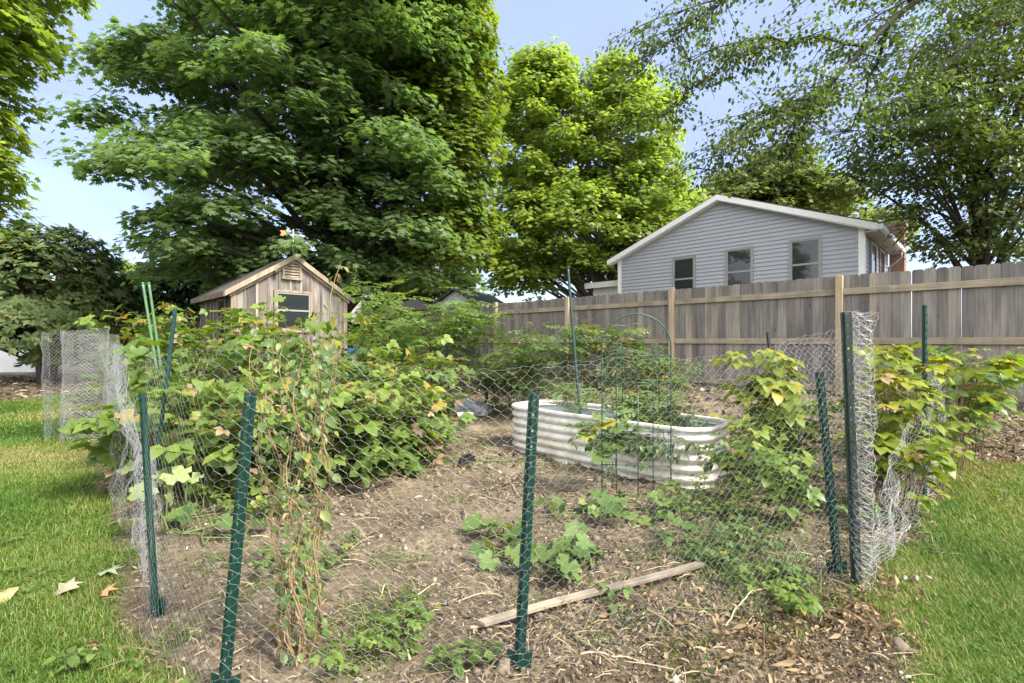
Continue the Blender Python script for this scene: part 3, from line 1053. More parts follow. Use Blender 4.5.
def build_house():
    s0, zc = s_on(864, D_HOUSE)
    sL = s_on(619, D_HOUSE)[0] - s0
    o3 = N * D_HOUSE + XF * s0
    root = empty('siding_house', (o3[0], o3[1], 0), RZ_F)
    tag(root, 'two-storey house with grey-blue lap siding and white gable trim', 'house')

    def zz(px, py):
        return z_on(px, py, D_HOUSE)

    def xx(px):
        return s_on(px, D_HOUSE)[0] - s0
    HE, PK = zz(864, 226), zz(724, 199)
    xm = sL / 2
    Dp = 4.4

    def half(z):
        return (PK - z) / (PK - HE) * (-xm) if z > HE else -xm
    # lap siding on the gable, each course a tilted board
    mb = MB()
    z, ex = 0.0, .125
    while z < PK - .06:
        h0, h1 = half(z), half(min(z + ex, PK))
        a0, b0, a1, b1 = xm - h0, xm + h0, xm - h1, xm + h1
        mb.hexa([(a0, -.034, z), (b0, -.034, z), (b0, .02, z), (a0, .02, z), (a1, -.004, z + ex), (b1, -.004, z + ex), (b1, .02, z + ex), (a1, .02, z + ex)])
        z += ex
    mb.build('gable_wall', M['siding'], root)
    mb = MB()
    z = 0.0
    while z < HE - .02:
        mb.hexa([(.022, .03, z), (.022, Dp, z), (-.02, Dp, z), (-.02, .03, z), (.004, .03, z + ex), (.004, Dp, z + ex), (-.02, Dp, z + ex), (-.02, .03, z + ex)])
        z += ex
    mb.box(sL, sL + .04, .03, Dp, 0, HE)
    mb.box(sL + .05, -.03, Dp - .04, Dp, 0, HE)
    mb.build('side_wall', M['siding'], root)
    for xa, xb in ((-.12, .028), (sL - .028, sL + .12)):
        mb = MB()
        mb.box(xa, xb, -.045, .16 if xa > -1 else .02, 0, HE - .05)
        mb.build('corner_trim', M['white_trim'], root)
    sl = (PK - HE) / (-xm)
    ov = .28
    for sgn in (-1, 1):
        xe = xm + sgn * (-xm + .34)
        ze = PK - sl * (-xm + .34)
        mb = MB()
        mb.hexa([(xm, -ov, PK + .02), (xe, -ov, ze + .02), (xe, Dp + .2, ze + .02), (xm, Dp + .2, PK + .02),
                 (xm, -ov, PK + .14), (xe, -ov, ze + .14), (xe, Dp + .2, ze + .14), (xm, Dp + .2, PK + .14)])
        mb.build('roof', M['shingle'], root)
        mb = MB()
        mb.hexa([(xm, -ov - .03, PK - .07), (xe, -ov - .03, ze - .07), (xe, -ov - .003, ze - .07), (xm, -ov - .003, PK - .07),
                 (xm, -ov - .03, PK + .105), (xe, -ov - .03, ze + .105), (xe, -ov - .003, ze + .105), (xm, -ov - .003, PK + .105)])
        mb.build('rake_trim', M['white_trim'], root)
        mb = MB()
        mb.hexa([(xm, -ov + .003, PK - .08), (xe - sgn * .05, -ov + .003, ze - .08), (xe - sgn * .05, -.026, ze - .08), (xm, -.026, PK - .08),
                 (xm, -ov + .003, PK - .03), (xe - sgn * .05, -ov + .003, ze - .03), (xe - sgn * .05, -.026, ze - .03), (xm, -.026, PK - .03)])
        mb.build('soffit', M['white_trim'], root)
        if sgn > 0:
            mb = MB()
            mb.box(xe - .3, xe, -ov, Dp, ze - .1, ze - .06)
            mb.build('eave_soffit', M['win_frame'], root)
            mb = MB()
            mb.box(xe + .003, xe + .11, -ov, Dp + .1, ze - .05, ze + .08)
            gt = mb.build('gutter', M['white_trim'], root)
            mb = MB()
            mb.tube([(xe + .05, Dp - .3, ze - .05), (xe + .05, Dp - .3, ze - .25), (.07, Dp - .3, ze - .55), (.07, Dp - .3, .2)], .035, 6)
            mb.build('downspout', M['win_frame'], gt)
    # gable windows
    for pa, pb, pt in ((674.5, 694.5, 258.5), (727.5, 752, 249.5), (791.5, 820, 240)):
        xa, xb = xx(pa), xx(pb)
        zt = zz((pa + pb) / 2, pt)
        zb = zt - 1.42
        mb = MB()
        t = .055
        for q in ((xa - t, xb + t, zt, zt + t), (xa - t, xb + t, zb - t, zb), (xa - t, xa, zb, zt), (xb, xb + t, zb, zt)):
            mb.box(q[0], q[1], -.065, -.036, q[2], q[3])
        wn = mb.build('window', M['win_frame'], root)
        mb = MB()
        mb.box(xa + .001, xb - .001, -.046, -.0355, zb + .001, zt - .001)
        mb.build('pane', M['glass'], wn)
        mb = MB()
        zc_ = (zb + zt) / 2
        e = .035
        for q in ((xa, xb, zt - e, zt), (xa, xb, zb, zb + e), (xa, xa + e, zb + e, zt - e), (xb - e, xb, zb + e, zt - e), (xa + e, xb - e, zc_ - .03, zc_ + .03)):
            mb.box(q[0] + .002, q[1] - .002, -.056, -.047, q[2] + .002, q[3] - .002)
        mb.build('sash', M['win_frame'], wn)
    # side windows
    for y0 in (.8, 2.4):
        mb = MB()
        zt = HE - .35
        for q in ((y0, y0 + .9, zt, zt + .07), (y0, y0 + .9, zt - 1.3, zt - 1.23), (y0, y0 + .07, zt - 1.23, zt), (y0 + .83, y0 + .9, zt - 1.23, zt)):
            mb.box(.024, .06, q[0], q[1], q[2], q[3])
        wn = mb.build('window', M['win_frame'], root)
        mb = MB()
        mb.box(.0235, .04, y0 + .071, y0 + .829, zt - 1.229, zt - .001)
        mb.build('pane', M['glass'], wn)
    # chimney standing at the far end of the side wall
    dr = ray(898, 224)
    c = aty(898, 224, (D_HOUSE + Dp + .45) / (N[0] * dr[0] + N[1]))
    loc = np.array([c[0], c[1], 0]) - o3
    lx, ly = float(loc @ XF), float(loc @ N)
    mb = MB()
    mb.box(lx - .20, lx + .20, ly - .3, ly + .3, 0, c[2] - .12)
    mb.box(lx - .24, lx + .24, ly - .35, ly + .35, c[2] - .119, c[2])
    mb.build('chimney', M['brick'], root)
    # low white wing at the left
    xa, xb = xx(579), sL - .01
    mb = MB()
    zt = zz(600, 282)
    mb.box(xa, xb, 1.0, 5.0, 0, zt)
    wg = mb.build('wing', M['house_white'], root)
    mb = MB()
    mb.hexa([(xa - .2, .7, zt + .01), (xb - .001, .7, zt + .01), (xb - .001, 5.2, zt + .9), (xa - .2, 5.2, zt + .9),
             (xa - .2, .7, zt + .09), (xb - .001, .7, zt + .09), (xb - .001, 5.2, zt + 1.0), (xa - .2, 5.2, zt + 1.0)])
    mb.build('wing_roof', M['shingle'], wg)
    mb = MB()
    mb.box(xa - .2, xb - .002, .66, .697, zt - .13, zt + .10)
    mb.build('wing_fascia', M['white_trim'], wg)


build_house()


def build_far_buildings():
    # dark hipped garage roof showing over the back fence
    c = aty(393, 318, 19.0)
    root = empty('garage', (c[0] - 1.2, c[1], 0), .2)
    tag(root, 'small garage with a dark hipped roof beyond the dark fence', 'garage')
    z = c[2]
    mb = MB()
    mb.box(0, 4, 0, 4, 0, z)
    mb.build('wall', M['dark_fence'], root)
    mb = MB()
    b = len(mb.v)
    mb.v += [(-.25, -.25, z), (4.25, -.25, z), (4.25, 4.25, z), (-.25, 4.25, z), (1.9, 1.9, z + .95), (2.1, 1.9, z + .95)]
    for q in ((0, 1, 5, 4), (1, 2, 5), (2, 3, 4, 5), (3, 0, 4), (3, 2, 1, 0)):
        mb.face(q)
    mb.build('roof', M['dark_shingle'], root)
    # white house with white chimney
    c = aty(353, 297, 26.0)
    root = empty('white_house', (c[0], c[1], 0), .1)
    tag(root, 'white house with a white chimney seen past the shed corner', 'house')
    mb = MB()
    zt = aty(356, 322, 26)[2]
    mb.box(-2.5, 2.2, .5, 7, 0, zt)
    mb.build('wall', M['house_white'], root)
    mb = MB()
    mb.prism([(-2.8, zt), (2.5, zt), (-.1, zt + 1.2)], .2, 7.2)
    mb.build('roof', M['house_white'], root)
    mb = MB()
    mb.box(0, .5, -.3, .19, 0, c[2])
    mb.build('chimney', M['house_white'], root)
    # white gable peeping over the fence left of the posts
    c = aty(455, 306, 23.0)
    root = empty('white_garage', (c[0], c[1], 0), -.5)
    tag(root, 'little white gable peeping over the board fence near the corner', 'garage')
    mb = MB()
    mb.prism([(-1.5, 0), (1.5, 0), (1.5, c[2] - .1), (0, c[2] + .75), (-1.5, c[2] - .1)], 0, 3)
    mb.build('wall', M['house_white'], root)
    for sg in (-1, 1):
        mb = MB()
        zc = c[2]
        mb.hexa([(0, -.2, zc + .77), (sg * 1.75, -.2, zc - .22), (sg * 1.75, 3.2, zc - .22), (0, 3.2, zc + .77),
                 (0, -.2, zc + .86), (sg * 1.75, -.2, zc - .13), (sg * 1.75, 3.2, zc - .13), (0, 3.2, zc + .86)])
        mb.build('roof', M['shingle'], root)


build_far_buildings()


# ------------------------------------------------------------------ trees
def bez(p0, p1, p2, k):
    t = np.linspace(0, 1, k)[:, None]
    return (1 - t) ** 2 * p0 + 2 * t * (1 - t) * p1 + t * t * p2


def tree(name, label, cat, base, trunk_r, top_z, lobes, n_cl, per, cl_r, leaf, T, mat, bark, seed,
         droop=.55, thick=.22, limbs=70, group=None, flat=.5, shell=.55, stems=1, lean=(0, 0), gap=.55, bough=None, minz=None, tone=.45):
    rng = np.random.default_rng(seed)
    base = np.asarray(base, float)
    root = empty(name, base)
    tag(root, label, cat, group)
    lobes = np.asarray(lobes, float)
    vol = np.prod(lobes[:, 3:], axis=1) ** .667
    vol /= vol.sum()
    cs, outs = [], []
    tries = 0
    while len(cs) < n_cl and tries < n_cl * 40:
        tries += 1
        k = rng.choice(len(lobes), p=vol)
        L = lobes[k]
        d = norm(rng.normal(size=3))
        r = shell + (1 - shell) * rng.random() ** .6
        p = L[:3] + d * r * L[3:]
        q = np.sqrt(np.sum(((p - lobes[:, :3]) / lobes[:, 3:]) ** 2, axis=1))
        if np.sum(q < shell * .9) > 0:
            continue
        if minz is not None and p[2] < minz:
            continue
        if cs and np.min(np.sum((np.asarray(cs) - p) ** 2, axis=1)) < (gap * cl_r) ** 2:
            continue
        cs.append(p)
        outs.append(norm(d / L[3:] * np.mean(L[3:])))
    cs, outs = np.asarray(cs), np.asarray(outs)
    if bough:
        # every sampled point is a bough that carries a drooping tier of smaller sprays
        br, nsub = bough
        ii = np.repeat(np.arange(len(cs)), nsub)
        aa, ra = rng.uniform(0, 6.283, len(ii)), np.sqrt(rng.random(len(ii))) * br * rng.uniform(.75, 1.25, len(cs))[ii]
        oh = norm(outs[ii] * [1, 1, 0] + 1e-6)
        sh = np.stack([-oh[:, 1], oh[:, 0], oh[:, 2] * 0], 1)
        off = oh * (np.cos(aa) * ra * 1.2)[:, None] + sh * (np.sin(aa) * ra)[:, None]
        off[:, 2] = -.42 * ra * (ra / br) - .25 * np.cos(aa) * ra + rng.normal(size=len(ii)) * .10 * br
        cs, outs = cs[ii] + off, norm(outs[ii] + off / br * .5)
        if minz is not None:
            k_ = cs[:, 2] > minz
            cs, outs = cs[k_], outs[k_]
    n = len(cs)
    # trunk and limbs
    mb = MB()
    tr = []
    for sidx in range(stems):
        a = rng.uniform(0, 6.28)
        off = np.array([math.cos(a), math.sin(a), 0]) * (0 if stems == 1 else trunk_r * 1.1)
        sp = np.array([math.cos(a), math.sin(a), 0]) * (0 if stems == 1 else top_z * .16)
        k = 9
        t = np.linspace(0, 1, k)[:, None]
        pts = off + t * np.array([lean[0], lean[1], top_z]) + sp * t ** 1.3 + rng.normal(size=(k, 3)) * [trunk_r * .4, trunk_r * .4, 0] * t
        rad = trunk_r * (1 - .86 * t[:, 0]) * (1 + .5 * np.exp(-t[:, 0] * 18)) * (1 if stems == 1 else .62)
        mb.tube(pts, rad, 10)
        tr.append((pts, rad))
    order = rng.permutation(n)[:limbs]
    for i in order:
        c = cs[i] - base
        pts, rad = tr[rng.integers(stems)]
        f = np.clip((c[2] / top_z) * rng.uniform(.35, .75), .12, .92)
        a = np.array([np.interp(f, np.linspace(0, 1, len(pts)), pts[:, j]) for j in range(3)])
        r0 = np.interp(f, np.linspace(0, 1, len(pts)), rad) * .5
        mid = (a + c) / 2 + np.array([0, 0, .12 * np.linalg.norm(c - a)]) + rng.normal(size=3) * .12
        bp = bez(a, mid, c, 7)
        mb.tube(bp, np.linspace(max(r0, .02), .012, 7), 5, cap=False)
        for _ in range(3):
            e = c + rng.normal(size=3) * cl_r * [.6, .6, .25]
            mb.tube(bez(bp[4 + rng.integers(2)], (c + e) / 2, e, 4), [.014, .011, .008, .005], 4, cap=False)
    mb.build('trunk', bark, root)
    # leaves
    idx = np.repeat(np.arange(n), per)
    m = len(idx)
    a = rng.uniform(0, 2 * math.pi, m)
    rr = np.sqrt(rng.random(m))
    size = cl_r * rng.uniform(.65, 1.3, n)[idx]
    o = outs[idx]
    horiz = norm(np.stack([o[:, 0], o[:, 1], np.zeros(m)], 1) + 1e-6)
    side = np.stack([-horiz[:, 1], horiz[:, 0], np.zeros(m)], 1)
    # sprays are longer outward than across, and hang at the outer end
    loc = horiz * (np.cos(a) * rr * size * 1.15)[:, None] + side * (np.sin(a) * rr * size * .9)[:, None]
    hang = np.cos(a) * rr
    loc[:, 2] = -droop * size * (rr ** 2 * .55 + .45 * hang) + rng.normal(size=m) * thick * size + (1 - np.abs(o[:, 2])) * 0
    P = cs[idx] + loc - base
    radial = norm(loc * [1, 1, 0] + horiz * .4 * size[:, None])
    tip = radial + np.stack([np.zeros(m), np.zeros(m), -rng.uniform(.1, 1.0, m)], 1) + rand_dirs(m, rng) * .45
    nrm = np.array([0, 0, 1.0]) + radial * flat + rand_dirs(m, rng) * .5
    ctone = rng.random(n)[idx]
    rnd = np.clip(rng.random(m) * (1 - tone) + ctone * tone, 0, 1)
    scatter('crown', T, P, frames(tip, nrm), leaf * rng.uniform(.65, 1.3, m), mat, root, rnd)
    return root


def lobe(px, py, Y, rx, ry, rz):
    p = aty(px, py, Y)
    return (p[0], p[1], p[2], rx, ry, rz)


tb = gpt(*aty(341, 400, 14.0)[:2])
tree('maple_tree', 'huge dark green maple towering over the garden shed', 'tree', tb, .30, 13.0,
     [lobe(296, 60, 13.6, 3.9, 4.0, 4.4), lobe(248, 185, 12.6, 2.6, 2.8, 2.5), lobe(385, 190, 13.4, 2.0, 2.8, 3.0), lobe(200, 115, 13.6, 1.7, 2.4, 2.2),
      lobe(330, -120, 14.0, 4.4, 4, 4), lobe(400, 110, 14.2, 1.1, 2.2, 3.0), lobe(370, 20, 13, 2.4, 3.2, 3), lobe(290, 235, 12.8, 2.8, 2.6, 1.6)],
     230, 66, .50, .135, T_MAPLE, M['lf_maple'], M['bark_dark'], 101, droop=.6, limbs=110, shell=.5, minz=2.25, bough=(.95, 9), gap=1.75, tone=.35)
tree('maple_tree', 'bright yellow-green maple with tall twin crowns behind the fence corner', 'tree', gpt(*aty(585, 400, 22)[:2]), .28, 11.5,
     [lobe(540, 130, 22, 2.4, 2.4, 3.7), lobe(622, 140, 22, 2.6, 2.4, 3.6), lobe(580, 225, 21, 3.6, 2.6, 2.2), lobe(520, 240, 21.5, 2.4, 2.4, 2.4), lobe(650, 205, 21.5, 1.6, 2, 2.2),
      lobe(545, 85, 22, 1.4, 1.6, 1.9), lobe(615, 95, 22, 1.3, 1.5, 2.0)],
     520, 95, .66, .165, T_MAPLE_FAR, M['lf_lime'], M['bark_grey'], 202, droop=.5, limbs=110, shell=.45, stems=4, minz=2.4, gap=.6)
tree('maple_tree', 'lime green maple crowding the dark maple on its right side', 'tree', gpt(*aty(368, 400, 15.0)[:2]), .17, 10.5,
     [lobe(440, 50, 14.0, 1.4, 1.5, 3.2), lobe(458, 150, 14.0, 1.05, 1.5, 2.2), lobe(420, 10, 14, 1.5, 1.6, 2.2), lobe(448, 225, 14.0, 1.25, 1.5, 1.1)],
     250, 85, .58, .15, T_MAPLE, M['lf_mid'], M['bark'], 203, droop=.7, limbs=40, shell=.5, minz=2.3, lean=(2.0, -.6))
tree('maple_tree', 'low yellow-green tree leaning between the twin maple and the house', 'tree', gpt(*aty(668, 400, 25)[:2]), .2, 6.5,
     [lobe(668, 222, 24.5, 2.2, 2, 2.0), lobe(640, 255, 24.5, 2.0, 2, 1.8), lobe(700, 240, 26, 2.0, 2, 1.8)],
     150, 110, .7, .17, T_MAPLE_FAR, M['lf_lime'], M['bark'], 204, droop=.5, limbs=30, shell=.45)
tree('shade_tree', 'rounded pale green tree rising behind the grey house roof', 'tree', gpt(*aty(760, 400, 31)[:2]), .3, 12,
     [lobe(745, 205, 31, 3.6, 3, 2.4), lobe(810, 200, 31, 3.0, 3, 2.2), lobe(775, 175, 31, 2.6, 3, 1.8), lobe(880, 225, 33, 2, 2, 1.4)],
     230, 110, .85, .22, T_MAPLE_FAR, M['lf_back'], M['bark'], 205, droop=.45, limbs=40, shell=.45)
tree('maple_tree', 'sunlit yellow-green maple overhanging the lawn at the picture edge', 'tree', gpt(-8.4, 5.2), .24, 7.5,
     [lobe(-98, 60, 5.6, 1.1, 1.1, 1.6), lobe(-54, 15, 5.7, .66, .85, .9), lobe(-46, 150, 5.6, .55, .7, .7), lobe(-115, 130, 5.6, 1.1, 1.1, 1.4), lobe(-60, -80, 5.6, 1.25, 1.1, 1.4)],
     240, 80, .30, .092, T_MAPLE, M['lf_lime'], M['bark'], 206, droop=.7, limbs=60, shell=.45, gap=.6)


def leathery_shrub():
    rng = np.random.default_rng(207)
    base = gpt(*aty(48, 385, 12.6)[:2])
    root = empty('leathery_shrub', base)
    tag(root, 'big rounded shrub with leathery leaves and a few yellow ones', 'shrub')
    L = np.array([lobe(45, 285, 12.4, 1.9, 1.7, 1.55), lobe(0, 290, 12.0, 1.7, 1.6, 1.5), lobe(92, 315, 12.8, 1.25, 1.4, 1.25), lobe(30, 335, 11.8, 1.9, 1.4, .95), lobe(85, 350, 12.4, 1.2, 1.2, .8), lobe(-50, 300, 12.2, 1.8, 1.6, 1.6)])
    n = 3600
    k = rng.integers(len(L), size=n)
    d = rand_dirs(n, rng)
    d[:, 2] = np.where(d[:, 2] < -.35, -d[:, 2], d[:, 2])
    bump = .86 + .2 * fbm(d[:, 0] * 2 + k * 3, d[:, 2] * 2 + d[:, 1], 1.6, 5, 3)
    r = (.55 + .45 * rng.random(n) ** .45) * bump
    P = L[k, :3] + d * r[:, None] * L[k, 3:]
    P = P[P[:, 2] > .3]
    q = np.array([np.sum(((P - l[:3]) / l[3:]) ** 2, axis=1) for l in L]).min(0)
    keep = q > .3
    P, q = P[keep], q[keep]
    n = len(P)
    ctr = L[:, :3].mean(0)
    out = norm(norm(P - ctr) + [0, 0, .35] + rand_dirs(n, rng) * .35)
    mb = MB()
    for sx, sy in ((-.5, 0), (.1, .15), (.5, -.1), (-.05, -.3), (-.8, .2)):
        t = np.array([sx * 1.6, sy * 1.6, 3.1])
        mb.tube(bez(np.array([sx * .3, sy * .3, -.1]), np.array([sx * .5, sy * .5, 1.4]), t, 8), np.linspace(.09, .025, 8), 7)
    for i in rng.permutation(n)[:170]:
        c = P[i] - base
        a = np.array([c[0] * .3, c[1] * .3, min(2.6, max(.4, c[2] * .55))])
        mb.tube(bez(a, (a + c) / 2 + [0, 0, .1], c, 5), np.linspace(.028, .008, 5), 5, cap=False)
    mb.build('trunk', M['bark'], root)
    per = 11
    idx = np.repeat(np.arange(n), per)
    m = len(idx)
    o = out[idx]
    rad = rand_dirs(m, rng)
    rad = norm(rad - o * np.sum(rad * o, 1, keepdims=True))
    tip = rad + o * rng.uniform(.1, .9, m)[:, None] - [0, 0, .12]
    scatter('crown', T_LONG, P[idx] - base + o * rng.uniform(-.05, .05, m)[:, None], frames(tip, o + rand_dirs(m, rng) * .2), rng.uniform(.13, .23, m), M['lf_rhodo'], root,
            np.where(rng.random(m) < .006, 1.2, np.clip(.6 * rng.random(m) + .4 * rng.random(n)[idx], 0, .82)))


leathery_shrub()
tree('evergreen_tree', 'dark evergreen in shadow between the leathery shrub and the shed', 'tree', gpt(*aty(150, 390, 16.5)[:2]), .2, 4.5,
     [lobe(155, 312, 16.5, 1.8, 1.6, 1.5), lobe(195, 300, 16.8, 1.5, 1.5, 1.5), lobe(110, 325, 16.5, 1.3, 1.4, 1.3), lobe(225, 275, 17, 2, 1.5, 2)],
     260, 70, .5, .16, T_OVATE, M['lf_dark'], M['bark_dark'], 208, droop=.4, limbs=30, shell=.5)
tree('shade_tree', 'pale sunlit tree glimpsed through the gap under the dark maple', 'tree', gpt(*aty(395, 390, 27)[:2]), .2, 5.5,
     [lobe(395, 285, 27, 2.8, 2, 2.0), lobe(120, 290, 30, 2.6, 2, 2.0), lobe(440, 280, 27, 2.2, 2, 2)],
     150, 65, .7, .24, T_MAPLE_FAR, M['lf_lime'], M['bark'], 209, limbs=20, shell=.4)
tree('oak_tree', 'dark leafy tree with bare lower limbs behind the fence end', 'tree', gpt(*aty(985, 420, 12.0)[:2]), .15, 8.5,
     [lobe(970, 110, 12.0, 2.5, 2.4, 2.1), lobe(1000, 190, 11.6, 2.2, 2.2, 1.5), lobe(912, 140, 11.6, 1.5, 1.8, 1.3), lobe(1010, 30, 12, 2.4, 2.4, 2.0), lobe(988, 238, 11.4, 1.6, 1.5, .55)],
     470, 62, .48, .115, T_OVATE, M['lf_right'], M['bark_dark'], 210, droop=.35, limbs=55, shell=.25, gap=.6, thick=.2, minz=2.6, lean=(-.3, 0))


def overhang_tree():
    """a near tree whose long limbs reach in over the fence from the right"""
    rng = np.random.default_rng(77)
    base = gpt(10.3, 8.0)
    root = empty('shade_tree', base)
    tag(root, 'tree whose long airy branches reach in above the house', 'tree')
    mb = MB()
    k = 8
    t = np.linspace(0, 1, k)[:, None]
    trunk = base + t * np.array([-.6, -.2, 8.5]) + rng.normal(size=(k, 3)) * [.05, .05, 0]
    mb.tube(trunk - base, .26 * (1 - .7 * t[:, 0]), 10)
    ends = []

    def limb(p0, p1, p2, r0, r1, kk=9):
        pts = bez(np.asarray(p0), np.asarray(p1), np.asarray(p2), kk) + rng.normal(size=(kk, 3)) * .03
        mb.tube(pts - base, np.linspace(r0, r1, kk), 6, cap=False)
        return pts
    main = []
    main.append(limb(trunk[6], aty(930, -50, 7.2), aty(838, 78, 6.9), .075, .028))
    main.append(limb(main[0][-1], aty(815, 95, 6.9), aty(745, 140, 6.8), .028, .008))
    main.append(limb(main[0][-2], aty(800, 20, 7.0), aty(690, 60, 7.2), .026, .008))
    main.append(limb(main[0][5], aty(800, -40, 7.2), aty(655, 20, 7.4), .03, .008))
    main.append(limb(main[0][-1], aty(800, 120, 7.2), aty(790, 165, 7.3), .03, .010))
    main.append(limb(main[0][6], aty(880, 60, 7.4), aty(850, 130, 7.6), .035, .010))
    main.append(limb(trunk[5], aty(1010, -20, 7.4), aty(920, 90, 7.6), .045, .012))
    main.append(limb(trunk[5], aty(960, -90, 7.4), aty(760, -60, 7.6), .045, .012))
    main.append(limb(trunk[5], aty(1000, -60, 7.0), aty(880, 15, 7.0), .045, .012))
    main.append(limb(main[2][5], aty(720, 60, 7.3), aty(665, 115, 7.4), .02, .008))
    main.append(limb(main[1][4], aty(740, 110, 7.3), aty(705, 170, 7.4), .02, .008))
    main.append(limb(main[3][5], aty(700, 10, 7.5), aty(640, 70, 7.6), .02, .008))
    cl = []
    for j, pts in enumerate(main):
        for i in range(1, len(pts)):
            if j in (0,) and i < 5:
                continue
            for _ in range(5):
                p = pts[i] * 1.0
                e = p + rng.normal(size=3) * [.42, .42, .16] + [-.14, 0, -.20]
                tw = bez(p, (p + e) / 2 + [0, 0, .08], e, 5)
                mb.tube(tw - base, [.008, .007, .005, .004, .002], 4, cap=False)
                cl.append((tw, e - p))
    mb.build('trunk', M['bark_dark'], root)
    Ps, tips = [], []
    for tw, d in cl:
        if rng.random() < .2:
            continue
        nn = 32
        f = rng.uniform(.1, 1.05, nn)
        q = np.stack([np.interp(f, np.linspace(0, 1, 5), tw[:, a]) for a in range(3)], 1)
        Ps.append(q + rng.normal(size=(nn, 3)) * [.085, .085, .06])
        tips.append(norm(d)[None] * .5 + rand_dirs(nn, rng) * [1, 1, .4] + [0, 0, -.55])
    P, tip = np.concatenate(Ps), np.concatenate(tips)
    m = len(P)
    scatter('crown', T_OVATE, P - base, frames(tip, np.array([0, 0, 1.0]) + rand_dirs(m, rng) * .5), rng.uniform(.042, .085, m), M['lf_locust'], root,
            np.clip(rng.normal(.5, .25, m), 0, 1))


overhang_tree()

# ------------------------------------------------------------------ raised bed
def build_bed():
    L, Wd = 2.0, .66
    ctr = np.array([.85, 4.30, 0])
    root = empty('raised_bed', (ctr[0], ctr[1], 0), RZ_F)
    tag(root, 'white corrugated metal raised garden bed with rounded corners', 'raised bed')
    H, R = .415, .24

    def outline(off):
        pts = []
        for cx, cy, a0 in ((L / 2 - R, Wd / 2 - R, 0), (-L / 2 + R, Wd / 2 - R, 90), (-L / 2 + R, -Wd / 2 + R, 180), (L / 2 - R, -Wd / 2 + R, 270)):
            for k in range(9):
                t = math.radians(a0 + k * 11.25)
                pts.append((cx + (R + off) * math.cos(t), cy + (R + off) * math.sin(t)))
        return np.array(pts)

    def shell(prof, name, mat, flip=False):
        rings = [np.column_stack([outline(o), np.full(36, z)]) for o, z in prof]
        mb = MB()
        for r in rings:
            mb.v += [tuple(p) for p in r]
        for i in range(len(rings) - 1):
            for j in range(36):
                p, q = i * 36 + j, i * 36 + (j + 1) % 36
                f = (p, q, q + 36, p + 36)
                mb.face(f[::-1] if flip else f, .5, True)
        return mb.build(name, mat, root)
    prof = []
    ribs = 6
    for i in range(ribs * 20 + 1):
        z = -.03 + (H + .03) * i / (ribs * 20)
        ph = (i % 20) / 20
        # flat bands with narrow grooves between them
        o = .010 * math.cos((ph - .0) * 2 * math.pi) - .026 * math.exp(-((ph - .5) / .085) ** 2) - .004
        prof.append((o, z))
    shell(prof, 'side_wall', M['bed'])
    shell([(-.022, .2), (-.020, H - .002)], 'inner_wall', M['bed_in'], True)
    shell([(-.022, H - .012), (-.024, H + .004), (-.012, H + .012), (.006, H + .012), (.012, H + .002), (.010, H - .014)], 'rim', M['bed'])
    # corner bolts seam at the end
    for z in np.linspace(.05, .37, 5):
        mb = MB()
        mb.tube([(L / 2 + .004, -.05, z), (L / 2 + .018, -.05, z)], .006, 6)
        mb.build('bolt', M['rust'], root)
        mb = MB()
        mb.tube([(L / 2 - R, -Wd / 2 - .004, z), (L / 2 - R, -Wd / 2 - .018, z)], .006, 6)
        mb.build('bolt', M['rust'], root)
    o = outline(-.026)
    rng = np.random.default_rng(3)
    g = MB()
    ring = [(0, 0, .22)]
    ks = (.25, .5, .75, 1.0)
    for s in ks:
        ring += [(x * s, y * s, .20 + rng.uniform(-.012, .02)) for x, y in o]
    g.v = ring
    for j in range(36):
        g.face((0, 1 + j, 1 + (j + 1) % 36), .5, True)
        for i in range(3):
            p, q = 1 + i * 36 + j, 1 + i * 36 + (j + 1) % 36
            g.face((p, p + 36, q + 36, q), .5, True)
    g.build('soil', M['soil_dark'], root)
    return ctr


BED = build_bed()


